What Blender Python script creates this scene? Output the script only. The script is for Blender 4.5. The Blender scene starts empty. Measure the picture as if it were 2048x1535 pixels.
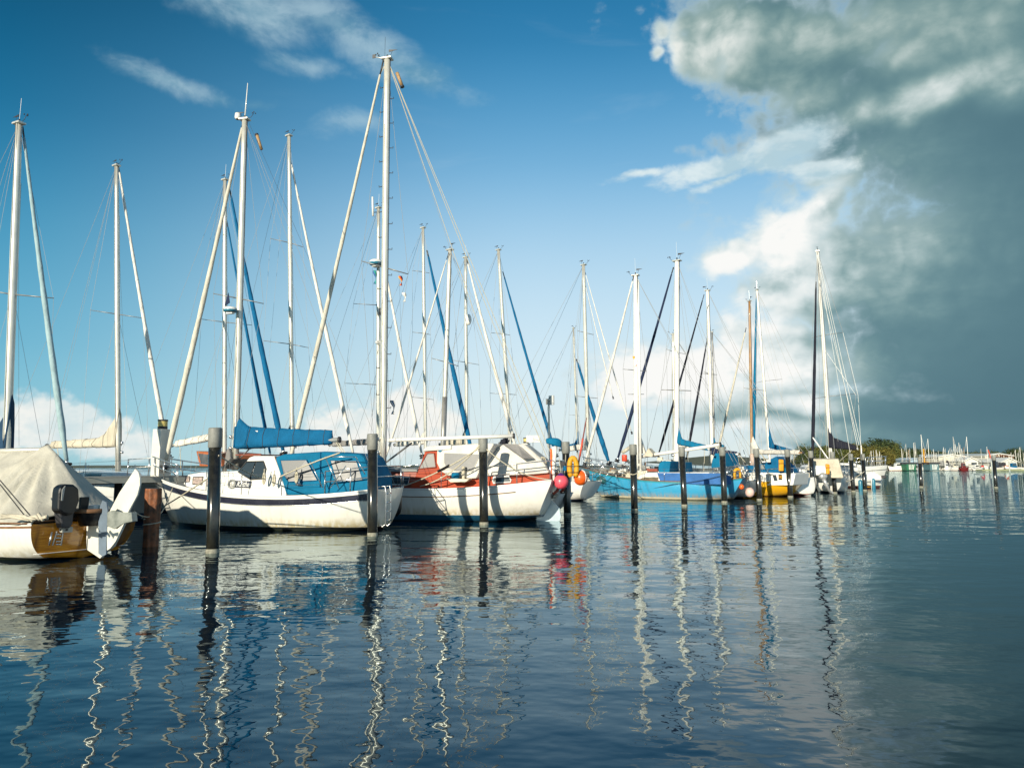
import bpy, bmesh, math, random
from mathutils import Vector, Matrix, noise
R = math.radians
random.seed(7)
SC = bpy.context.scene
COL = SC.collection

# ------------------------------------------------------------------ camera
F, CX, CY, YH, CH = 1420.0, 1024.0, 767.5, 926.0, 1.9
PIT = math.atan((YH - CY) / F)
cam_d = bpy.data.cameras.new('camera')
cam = bpy.data.objects.new('camera', cam_d)
COL.objects.link(cam)
cam.location = (0, 0, CH)
cam.rotation_euler = (R(90) + PIT, 0, 0)
cam_d.sensor_width = 36
cam_d.lens = 36 * F / 2048
cam_d.clip_end = 5000
SC.camera = cam
SC.render.resolution_x, SC.render.resolution_y = 1024, 767
SC.view_settings.view_transform = 'Standard'
SC.view_settings.look = 'None'
SC.view_settings.exposure = 0.32
SC.view_settings.gamma = 1.0

def ray(px, py):
    a = (px - CX) / F; b = (CY - py) / F
    return Vector((a, math.cos(PIT) - b * math.sin(PIT), math.sin(PIT) + b * math.cos(PIT)))
def at(px, py, Y):
    d = ray(px, py)
    return Vector((0, 0, CH)) + d * (Y / d.y)
def water(px, py, z=0):
    d = ray(px, py)
    return Vector((0, 0, CH)) + d * ((z - CH) / d.z)

# ------------------------------------------------------------------ sun + sky
SUN_AZ = math.atan2(-0.45, -0.89)          # compass angle of the sun, clockwise from +Y
SUN_EL = R(17)
sd = bpy.data.lights.new('sun', 'SUN')
sd.energy = 5.0
sd.angle = R(0.5)
sd.color = (1.0, 0.91, 0.73)
so = bpy.data.objects.new('sun', sd)
COL.objects.link(so)
sdir = Vector((math.sin(SUN_AZ) * math.cos(SUN_EL), math.cos(SUN_AZ) * math.cos(SUN_EL), math.sin(SUN_EL)))
so.rotation_euler = (-sdir).to_track_quat('-Z', 'Y').to_euler()
so.location = sdir * 60

world = bpy.data.worlds.new('World')
SC.world = world
world.use_nodes = True
NT = world.node_tree
NT.nodes.clear()

class G:
    """small helper for wiring nodes"""
    def __init__(s, nt): s.nt = nt
    def n(s, typ, **kw):
        nd = s.nt.nodes.new(typ)
        ins = kw.pop('ins', {})
        for k, v in kw.items(): setattr(nd, k, v)
        for k, v in ins.items(): s.put(nd.inputs[k], v)
        return nd
    def put(s, sock, v):
        if isinstance(v, bpy.types.NodeSocket): s.nt.links.new(v, sock)
        elif isinstance(v, bpy.types.Node): s.nt.links.new(v.outputs[0], sock)
        else: sock.default_value = v
    def m(s, op, a, b=0.0, c=0.0, clamp=False):
        nd = s.nt.nodes.new('ShaderNodeMath'); nd.operation = op; nd.use_clamp = clamp
        s.put(nd.inputs[0], a); s.put(nd.inputs[1], b)
        if op in ('MULTIPLY_ADD', 'SMOOTH_MAX', 'SMOOTH_MIN'): s.put(nd.inputs[2], c)
        return nd.outputs[0]
    def v(s, op, a, b=None):
        nd = s.nt.nodes.new('ShaderNodeVectorMath'); nd.operation = op
        s.put(nd.inputs[0], a)
        if b is not None: s.put(nd.inputs[3 if op == 'SCALE' else 1], b)
        return nd.outputs['Value'] if op in ('LENGTH', 'DOT_PRODUCT') else nd.outputs[0]
    def mix(s, f, a, b, mode='MIX'):
        nd = s.nt.nodes.new('ShaderNodeMix'); nd.data_type = 'RGBA'; nd.blend_type = mode
        s.put(nd.inputs[0], f); s.put(nd.inputs[6], a); s.put(nd.inputs[7], b)
        return nd.outputs[2]
    def ss(s, x, lo, hi):
        nd = s.nt.nodes.new('ShaderNodeMapRange'); nd.interpolation_type = 'SMOOTHSTEP'
        s.put(nd.inputs[0], x); nd.inputs[1].default_value = lo; nd.inputs[2].default_value = hi
        return nd.outputs[0]
    def noise(s, vec, scale, detail=4, rough=0.5, out=0, dist=0.0):
        nd = s.nt.nodes.new('ShaderNodeTexNoise')
        nd.inputs['Scale'].default_value = scale; nd.inputs['Detail'].default_value = detail
        nd.inputs['Roughness'].default_value = rough; nd.inputs['Distortion'].default_value = dist
        s.put(nd.inputs['Vector'], vec)
        return nd.outputs[out]

g = G(NT)
sky = g.n('ShaderNodeTexSky', sky_type='NISHITA', sun_disc=False, sun_elevation=SUN_EL,
          sun_rotation=SUN_AZ % (2 * math.pi), air_density=1.0, dust_density=0.6, ozone_density=2.5)
gen = g.n('ShaderNodeTexCoord').outputs['Generated']
sep = g.n('ShaderNodeSeparateXYZ', ins={0: gen})
az = g.m('ARCTAN2', sep.outputs[0], sep.outputs[1])
el = g.m('ARCSINE', g.m('MAXIMUM', g.m('MINIMUM', sep.outputs[2], 0.9999), -0.9999))
P0 = g.n('ShaderNodeCombineXYZ', ins={0: az, 1: el, 2: 0.0}).outputs[0]
def warp(vec, scale, amt, detail=5, sx=1.0):
    sv = g.v('MULTIPLY', vec, (sx, 1, 1))
    nz = g.noise(sv, scale, detail, 0.55, out=1)
    return g.v('ADD', vec, g.v('SCALE', g.v('SUBTRACT', nz, (0.5, 0.5, 0.5)), amt))
PW = warp(P0, 6.0, 0.06, 5, 0.8)
def azel(px, py):
    d = ray(px, py).normalized()
    return math.atan2(d.x, d.y), math.asin(d.z)
def field(blobs, P):
    out = None
    for (px, py, rx, ry, rot, w) in blobs:
        a, e = azel(px, py)
        mp = g.n('ShaderNodeMapping', vector_type='TEXTURE', ins={0: P})
        mp.inputs[1].default_value = (a, e, 0)
        mp.inputs[2].default_value = (0, 0, R(rot))
        mp.inputs[3].default_value = (rx / F, ry / F, 1)
        q = g.m('MULTIPLY', g.m('SUBTRACT', 1.0, g.v('LENGTH', mp.outputs[0])), w)
        out = q if out is None else g.m('SMOOTH_MAX', out, q, 0.12)
    return out

# clear sky: Nishita graded towards the deep teal-blue of this late light
def ramp(fac, stops):
    nd = g.n('ShaderNodeValToRGB', ins={0: fac}); cr = nd.color_ramp
    cr.interpolation = 'B_SPLINE'
    while len(cr.elements) > 1: cr.elements.remove(cr.elements[0])
    cr.elements[0].position = stops[0][0]; cr.elements[0].color = tuple(stops[0][1]) + (1,)
    for p_, c_ in stops[1:]:
        e_ = cr.elements.new(p_); e_.color = tuple(c_) + (1,)
    return nd.outputs[0]
elp = g.m('MAXIMUM', el, 0.0)
rl = ramp(elp, [(0.0, (.30, .60, .68)), (.05, (.24, .57, .69)), (.14, (.13, .47, .66)), (.29, (.030, .285, .50)), (.41, (.0, .15, .32)), (.56, (.0, .07, .155)), (.8, (.0, .03, .08))])
rc = ramp(elp, [(0.0, (.74, .84, .84)), (.06, (.74, .86, .88)), (.16, (.68, .85, .94)), (.29, (.45, .70, .89)), (.41, (.17, .46, .74)), (.56, (.01, .22, .47)), (.8, (.0, .06, .17))])
azm = g.ss(az, -0.74, 0.06)
grade = g.mix(azm, rl, rc)
base = g.mix(0.94, sky.outputs[0], g.mix(1.0, grade, (10, 10, 10, 1), 'MULTIPLY'))
n_big = g.noise(P0, 6.0, 5, 0.58)
fv = g.v('MULTIPLY', P0, (0.7, 1.15, 1))
n_fine = g.noise(fv, 13.0, 7, 0.62, dist=0.25)
n_off = g.noise(g.v('ADD', fv, (-0.012, 0.016, 0)), 13.0, 4, 0.6, dist=0.25)
relief = g.m('MULTIPLY_ADD', g.m('SUBTRACT', n_fine, n_off), 4.0, 0.5, clamp=True)
# thin high streaks
st = g.noise(g.v('MULTIPLY', g.v('ADD', P0, (0, 0, 3)), (0.8, 4.5, 1)), 2.6, 5, 0.6, dist=0.5)
stm = g.m('MULTIPLY', g.ss(st, 0.58, 0.92), g.m('MULTIPLY', g.ss(az, -0.5, 0.1), g.ss(elp, 0.02, 0.2)))
base = g.mix(g.m('MULTIPLY', stm, 0.30), base, (6.0, 7.4, 8.3, 1))

def billow(vec, scale, detail=2, rough=.5):
    """puffy turbulence: rounded heads with creases between them"""
    a_ = g.m('ABSOLUTE', g.m('SUBTRACT', g.noise(vec, scale, detail, rough), .5))
    b_ = g.m('ABSOLUTE', g.m('SUBTRACT', g.noise(vec, scale * 2.3, detail, rough), .5))
    return g.m('ADD', g.m('MULTIPLY_ADD', a_, 1.7, .40), g.m('MULTIPLY', b_, .8))
PB_ = warp(P0, 9.0, 0.04, 3)
bil = billow(PB_, 13.0); bil_s = billow(g.v('ADD', PB_, (-0.010, 0.012, 0)), 13.0, 1)
brel = g.m('SUBTRACT', bil, bil_s)
def glow(blobs, P):
    out = None
    for (px, py, rx, ry, rot, w) in blobs:
        a, e = azel(px, py)
        mp = g.n('ShaderNodeMapping', vector_type='TEXTURE', ins={0: P})
        mp.inputs[1].default_value = (a, e, 0); mp.inputs[2].default_value = (0, 0, R(rot)); mp.inputs[3].default_value = (rx / F, ry / F, 1)
        l = g.v('LENGTH', mp.outputs[0])
        q = g.m('MULTIPLY', g.m('POWER', 2.718, g.m('MULTIPLY', g.m('MULTIPLY', l, l), -1.0)), w)
        out = q if out is None else g.m('SMOOTH_MAX', out, q, 0.15)
    return out
# one great shower cloud: white rim on its sunlit left edge, grey crown, dark teal rain curtain on the right
mass = field([
    (1500, 50, 190, 90, -8, 1), (1420, 75, 105, 78, 0, 1), (1620, 110, 240, 120, -12, 1), (1330, 60, 26, 22, 0, .5), (1318, 104, 26, 15, 20, .5),
    (1780, 200, 300, 150, -8, 1), (2100, 150, 560, 330, 0, 1), (2350, 560, 700, 640, 0, 1), (1900, 640, 330, 330, 0, 1), (2100, -250, 700, 330, 0, 1),
    (1650, 405, 80, 46, 30, .9), (1575, 470, 120, 70, 25, 1), (1455, 515, 110, 44, 10, 1), (1660, 560, 250, 130, 0, 1),
    (1370, 750, 250, 82, 0, 1), (1560, 720, 220, 120, 0, 1), (1245, 775, 110, 56, 0, 1), (1500, 810, 230, 60, 0, 1), (1800, 840, 360, 110, 0, 1)], PW)
dd = g.m('ADD', mass, g.m('ADD', g.m('MULTIPLY', g.m('SUBTRACT', bil, .62), .7), g.m('MULTIPLY', g.m('SUBTRACT', n_fine, .5), 1.1)))
sm = g.ss(dd, -0.02, 0.36)
lum = glow([
    (1340, 85, 90, 80, 0, .72), (1440, 70, 150, 95, 0, .68), (1600, 75, 210, 75, -10, .56), (1790, 120, 170, 60, -22, .52), (1740, 60, 200, 70, 0, .50), (1900, 80, 170, 80, 0, .48),
    (1880, 195, 190, 42, 4, .66), (2030, 165, 70, 60, 30, .60), (1720, 225, 190, 40, 0, .54), (1590, 185, 190, 70, -20, .50), (2000, 85, 60, 50, 0, .42),
    (1650, 400, 110, 60, 30, .80), (1570, 470, 190, 105, 25, .90), (1440, 530, 150, 75, 10, .92), (1650, 540, 170, 110, 0, .72), (1770, 500, 230, 190, 0, .52),
    (1370, 740, 330, 115, 0, 1.06), (1230, 770, 140, 80, 0, 1.1), (1560, 750, 130, 60, 0, .98), (1600, 810, 90, 32, 0, .92), (1500, 640, 180, 100, 0, .86), (1650, 640, 120, 70, 0, .45),
    (1920, 520, 220, 220, 0, .34), (1750, 330, 200, 100, 0, .38), (1780, 860, 260, 28, 0, .26), (1430, 868, 320, 46, 0, .82), (2000, 20, 300, 160, 0, .42), (1800, 620, 150, 120, 0, .30), (1735, 745, 60, 50, 0, .30)], warp(P0, 5.0, 0.07, 4))
xl = g.m('ADD', lum, g.m('ADD', g.m('MULTIPLY', g.m('SUBTRACT', bil, .62), .45), g.m('MULTIPLY', g.m('SUBTRACT', n_fine, .5), .9)))
lum = g.m('ADD', g.m('MULTIPLY', lum, .68), g.m('MULTIPLY', g.m('MULTIPLY', g.ss(xl, .18, .75), g.ss(lum, .0, .5)), g.m('MULTIPLY', lum, .42)))
relf = g.m('MULTIPLY', g.m('ADD', g.m('MULTIPLY', brel, .75), g.m('MULTIPLY', g.m('SUBTRACT', relief, .5), .34)), g.m('MULTIPLY_ADD', lum, .62, -.06))
lumt = g.m('ADD', g.m('MULTIPLY', lum, g.m('MULTIPLY_ADD', n_big, .7, .66)), relf)
lumt = g.m('ADD', lumt, g.m('MULTIPLY', g.m('SUBTRACT', g.noise(P0, 3.2, 5, .5), .5), .14))
sc1 = g.mix(1.0, ramp(lumt, [(0.0, (.062, .145, .188)), (.18, (.100, .212, .256)), (.36, (.180, .315, .335)), (.55, (.36, .49, .49)), (.75, (.64, .74, .75)), (.92, (.90, .93, .91)), (1.0, (.98, .97, .94))]), (10, 10, 10, 1), 'MULTIPLY')
# the crown has the warmer, greener grey of a thicker cloud
sc1 = g.mix(g.m('MULTIPLY', g.ss(elp, .34, .52), .35), sc1, g.mix(1.0, sc1, (1.12, 1.0, .86, 1), 'MULTIPLY'))
thin = g.m('SUBTRACT', 1.0, g.ss(dd, .05, .55))
sc1 = g.mix(g.m('MULTIPLY', thin, g.m('MULTIPLY', g.ss(az, .62, .42), .75)), sc1, (6.4, 7.9, 8.5, 1))
col = g.mix(g.m('MULTIPLY', sm, .985), base, sc1)

def cloud(col, blobs, P, lo, hi, c_dark, c_lit, op, fine=2.0, nz=None, shade=(0.35, 0.62)):
    f = field(blobs, P)
    dd = g.m('MULTIPLY_ADD', n_fine if nz is None else nz, fine, f)
    msk = g.ss(dd, lo + fine * 0.5, hi + fine * 0.5)
    shd = g.m('MULTIPLY_ADD', g.m('SUBTRACT', relief, 0.5), 0.9, g.ss(n_big, shade[0], shade[1]), clamp=True)
    cc = g.mix(shd, c_dark, c_lit)
    return g.mix(g.m('MULTIPLY', msk, op), col, cc)
# the torn white bank floating in the blue gap
col = cloud(col, [(1570, 290, 130, 48, 12, 1), (1440, 325, 150, 26, 8, 1), (1290, 345, 90, 14, 4, .9), (1630, 332, 80, 24, -8, 1),
                  (1450, 352, 66, 13, 15, .8)],
            PW, -0.05, 0.60, (4.6, 6.4, 7.2, 1), (7.4, 8.5, 8.7, 1), 0.92)
# thin broken clouds at the upper left
col = cloud(col, [(520, 10, 190, 50, -8, 1), (690, 60, 180, 46, -18, 1), (830, 130, 130, 30, -14, .85), (610, 120, 90, 18, -6, .6),
                  (330, 146, 105, 22, -8, .95), (430, 188, 50, 14, -10, .5), (720, 240, 70, 20, 10, .5), (510, 205, 50, 12, 0, .5)],
            PW, -0.22, 0.95, (1.7, 3.6, 4.8, 1), (4.6, 6.4, 7.2, 1), 0.68, fine=1.9)
# small cumulus low over the horizon
col = cloud(col, [(75, 830, 62, 30, 0, 1), (110, 868, 90, 26, 0, 1), (150, 825, 26, 14, 0, .8), (240, 890, 50, 18, 0, .8),
                  (810, 820, 60, 34, 0, 1), (700, 850, 60, 30, 0, 1), (760, 880, 120, 22, 0, .9), (640, 895, 60, 12, 0, .7), (860, 862, 60, 26, 0, .8)],
            warp(P0, 18.0, 0.035, 4), -0.62, 0.12, (6.6, 7.8, 8.0, 1), (9.4, 9.3, 8.8, 1), 0.92, fine=2.6, nz=g.m('ADD', g.m('MULTIPLY', g.noise(P0, 30.0, 5, 0.6), .6), g.m('MULTIPLY', billow(PB_, 26.0), .33)))
bg = g.n('ShaderNodeBackground', ins={0: col, 1: 0.08})
g.n('ShaderNodeOutputWorld', ins={0: bg})
world.cycles.sampling_method = 'MANUAL'
world.cycles.sample_map_resolution = 512

# ------------------------------------------------------------------ materials
MATS = {}
def P(name, col, rough=0.5, metal=0.0, var=0.10, vs=3.0, bump=0.0, bs=8.0, tint=None, alpha=1.0, coat=0.0, spec=None):
    if name in MATS: return MATS[name]
    m = bpy.data.materials.new(name); m.use_nodes = True
    k = G(m.node_tree); b = m.node_tree.nodes['Principled BSDF']
    tc = k.n('ShaderNodeTexCoord').outputs['Object']
    c = tuple(col) + (1,)
    if var > 0:
        nz = k.noise(tc, vs, 6, 0.6)
        f = k.ss(nz, 0.3, 0.7)
        t = tint if tint else tuple(max(0, x * (1 - 2.0 * var)) for x in col)
        cc = k.mix(f, tuple(t) + (1,), c)
        fine = k.ss(k.noise(tc, vs * 9, 4, 0.6), 0.35, 0.75)
        cc = k.mix(k.m('MULTIPLY', fine, var), cc, tuple(x * 0.7 for x in col) + (1,))
        k.put(b.inputs['Base Color'], cc)
        k.put(b.inputs['Roughness'], k.m('MULTIPLY_ADD', nz, 0.2, max(0.0, rough - 0.1)))
    else:
        b.inputs['Base Color'].default_value = c
        b.inputs['Roughness'].default_value = rough
    b.inputs['Metallic'].default_value = metal
    b.inputs['Coat Weight'].default_value = coat
    b.inputs['Coat Roughness'].default_value = 0.08
    if alpha < 1: b.inputs['Alpha'].default_value = alpha
    if bump > 0:
        bp = k.n('ShaderNodeBump', ins={'Height': k.noise(tc, bs, 5, 0.6), 'Distance': bump, 'Strength': 1.0})
        k.put(b.inputs['Normal'], bp)
    MATS[name] = m
    return m

def hullmat(name, top, boot, zb, stripe=None, zs=0.0, stain=0.35, grime=(0.42, 0.36, 0.20), coat=0.6):
    """painted hull: topside colour, boot top below zb, stripe between zb and zs, rust-brown scum just above the water"""
    if name in MATS: return MATS[name]
    m = bpy.data.materials.new(name); m.use_nodes = True
    k = G(m.node_tree); b = m.node_tree.nodes['Principled BSDF']
    tc = k.n('ShaderNodeTexCoord').outputs['Object']
    z = k.n('ShaderNodeSeparateXYZ', ins={0: tc}).outputs[2]
    n1 = k.noise(tc, 1.3, 6, 0.6)
    n2 = k.noise(k.v('MULTIPLY', tc, (3.5, 3.5, 0.35)), 2.2, 5, 0.6)
    c = k.mix(k.ss(n1, 0.3, 0.72), tuple(x * 0.90 for x in top) + (1,), tuple(top) + (1,))
    c = k.mix(k.m('MULTIPLY', k.ss(n2, 0.48, 0.74), 0.16), c, (0.30, 0.25, 0.16, 1))
    g1 = k.m('MULTIPLY', k.ss(z, zb + 0.33, zb), k.ss(n2, 0.30, 0.62))
    c = k.mix(k.m('MULTIPLY', g1, stain), c, tuple(grime) + (1,))
    if stripe:
        sel = k.m('MULTIPLY', k.m('GREATER_THAN', z, zb), k.m('LESS_THAN', z, zs))
        c = k.mix(sel, c, tuple(stripe) + (1,))
    c = k.mix(k.m('LESS_THAN', k.m('MULTIPLY_ADD', n2, 0.02, z), zb + 0.01), c, tuple(boot) + (1,))
    wet = k.ss(k.m('MULTIPLY_ADD', n2, 0.05, z), 0.075, 0.045)
    c = k.mix(k.m('MULTIPLY', wet, 0.75), c, (0.02, 0.025, 0.012, 1))
    k.put(b.inputs['Base Color'], c)
    b.inputs['Roughness'].default_value = 0.32
    b.inputs['Coat Weight'].default_value = coat
    b.inputs['Coat Roughness'].default_value = 0.06
    bp = k.n('ShaderNodeBump', ins={'Height': k.noise(tc, 1.6, 2, 0.5), 'Distance': 0.012, 'Strength': 1.0})
    k.put(b.inputs['Normal'], bp)
    MATS[name] = m
    return m

def cloth(name, col, var=0.12, alpha=1.0, fold=0.03):
    if name in MATS: return MATS[name]
    m = bpy.data.materials.new(name); m.use_nodes = True
    k = G(m.node_tree); b = m.node_tree.nodes['Principled BSDF']
    tc = k.n('ShaderNodeTexCoord').outputs['Object']
    n1 = k.noise(tc, 2.2, 6, 0.62)
    c = k.mix(k.ss(n1, 0.3, 0.72), tuple(x * (1 - 2 * var) for x in col) + (1,), tuple(col) + (1,))
    n3 = k.noise(tc, 22, 4, 0.6)
    c = k.mix(k.m('MULTIPLY', k.ss(n3, 0.5, 0.8), 0.15), c, tuple(x * 0.6 for x in col) + (1,))
    k.put(b.inputs['Base Color'], c)
    b.inputs['Roughness'].default_value = 0.85
    b.inputs['Specular IOR Level'].default_value = 0.25
    if alpha < 1: b.inputs['Alpha'].default_value = alpha
    n2 = k.noise(k.v('MULTIPLY', tc, (1.6, 1.6, 0.8)), 3.0, 4, 0.55, dist=0.8)
    bp = k.n('ShaderNodeBump', ins={'Height': n2, 'Distance': fold, 'Strength': 1.0})
    k.put(b.inputs['Normal'], bp)
    MATS[name] = m
    return m

WHITE = P('white_gelcoat', (0.80, 0.79, 0.74), 0.3, var=0.06, vs=1.5, coat=0.4)
CREAM = P('cream_gelcoat', (0.66, 0.60, 0.47), 0.4, var=0.08, vs=1.5, coat=0.2)
DECKG = P('grey_deck', (0.24, 0.25, 0.23), 0.8, var=0.12, vs=5, bump=0.003, bs=60)
DECKB = P('pale_deck', (0.52, 0.51, 0.46), 0.7, var=0.10, vs=4, bump=0.002, bs=60)
TEAK = P('teak', (0.24, 0.12, 0.055), 0.55, var=0.22, vs=6)
MAHOG = P('varnished_mahogany', (0.30, 0.05, 0.02), 0.5, var=0.20, vs=4, coat=0.15)
AMBER = None
ALU = P('mast_aluminium', (0.72, 0.70, 0.62), 0.35, metal=0.35, var=0.08, vs=2)
ALUW = P('white_painted_spar', (0.84, 0.82, 0.76), 0.35, var=0.06, vs=2)
ALUD = P('dull_grey_spar', (0.30, 0.30, 0.29), 0.4, metal=0.4, var=0.10, vs=2)
WOODM = P('varnished_spruce', (0.36, 0.19, 0.07), 0.35, var=0.18, vs=3, coat=0.5)
STEEL = P('stainless_steel', (0.72, 0.72, 0.70), 0.22, metal=0.9, var=0.05, vs=10)
WIRE = P('rigging_wire', (0.30, 0.31, 0.31), 0.6, metal=0.0, var=0.0)
BLACK = P('black_plastic', (0.007, 0.007, 0.008), 0.42, var=0.15, vs=6)
DARK = P('dark_fitting', (0.035, 0.035, 0.04), 0.5, var=0.1, vs=6)
GLASS = P('tinted_window', (0.035, 0.045, 0.05), 0.06, var=0.0, coat=1.0)
CLEARW = P('clear_vinyl_window', (0.13, 0.14, 0.15), 0.42, var=0.25, vs=3, alpha=0.86)
ROPE = P('pale_rope', (0.58, 0.53, 0.40), 0.9, var=0.15, vs=30)
ROPED = P('dark_rope', (0.06, 0.06, 0.06), 0.9, var=0.15, vs=30)
BLUEC = cloth('blue_canvas', (0.002, 0.120, 0.27))
BLUEK = cloth('bright_blue_canvas', (0.002, 0.155, 0.30))
NAVYC = cloth('navy_canvas', (0.018, 0.03, 0.075))
BLACKC = cloth('black_canvas', (0.016, 0.018, 0.03))
WHITEC = cloth('white_canvas', (0.72, 0.69, 0.62))
BEIGEC = cloth('beige_canvas', (0.58, 0.53, 0.42))
TARPC = cloth('tarpaulin', (0.50, 0.48, 0.41), 0.10, fold=0.022)
GREYC = cloth('grey_canvas', (0.27, 0.26, 0.25))
PBLUEC = cloth('pale_blue_sail', (0.34, 0.47, 0.50))
TARPB = cloth('blue_tarpaulin', (0.05, 0.16, 0.42), fold=0.06)
SAILW = cloth('white_sail', (0.76, 0.73, 0.66))
SAILB = cloth('beige_sail', (0.66, 0.62, 0.52))
PINKC = cloth('pink_beige_canvas', (0.62, 0.47, 0.40))
REDP = P('red_paint', (0.42, 0.046, 0.006), 0.7, var=0.14, vs=2)
ORANGE = P('orange_plastic', (0.85, 0.13, 0.015), 0.35, var=0.10, vs=5)
PINK = P('pink_vinyl', (0.85, 0.10, 0.14), 0.35, var=0.08, vs=5)
YELLOW = P('yellow_plastic', (0.82, 0.42, 0.01), 0.4, var=0.10, vs=5)
YELH = P('yellow_cover', (0.70, 0.34, 0.008), 0.6, var=0.12, vs=5)
BLUEF = P('blue_vinyl', (0.03, 0.20, 0.30), 0.35, var=0.1, vs=5)
GREENP = P('green_paint', (0.02, 0.15, 0.075), 0.6, var=0.12, vs=2)
GREYP = P('grey_paint', (0.30, 0.31, 0.30), 0.6, var=0.12, vs=2)
PILEB = P('black_pile_pipe', (0.010, 0.010, 0.008), 0.2, var=0.3, vs=7, tint=(0.026, 0.025, 0.018), coat=0.8)
PILEG = P('grey_pile_cap', (0.27, 0.275, 0.25), 0.55, var=0.14, vs=5, bump=0.004, bs=14)
SCUM = P('pale_waterline_scum', (0.33, 0.32, 0.25), 0.8, var=0.25, vs=12)
RUST = P('rusty_wet_wood', (0.30, 0.10, 0.035), 0.6, var=0.32, vs=5, bump=0.02, bs=12, tint=(0.03, 0.018, 0.012))
RED2 = P('flag_red', (0.6, 0.03, 0.02), 0.8, var=0.05)
LAMPY = P('yellow_lamp_glass', (0.62, 0.50, 0.16), 0.4, var=0.1, vs=6)

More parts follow.
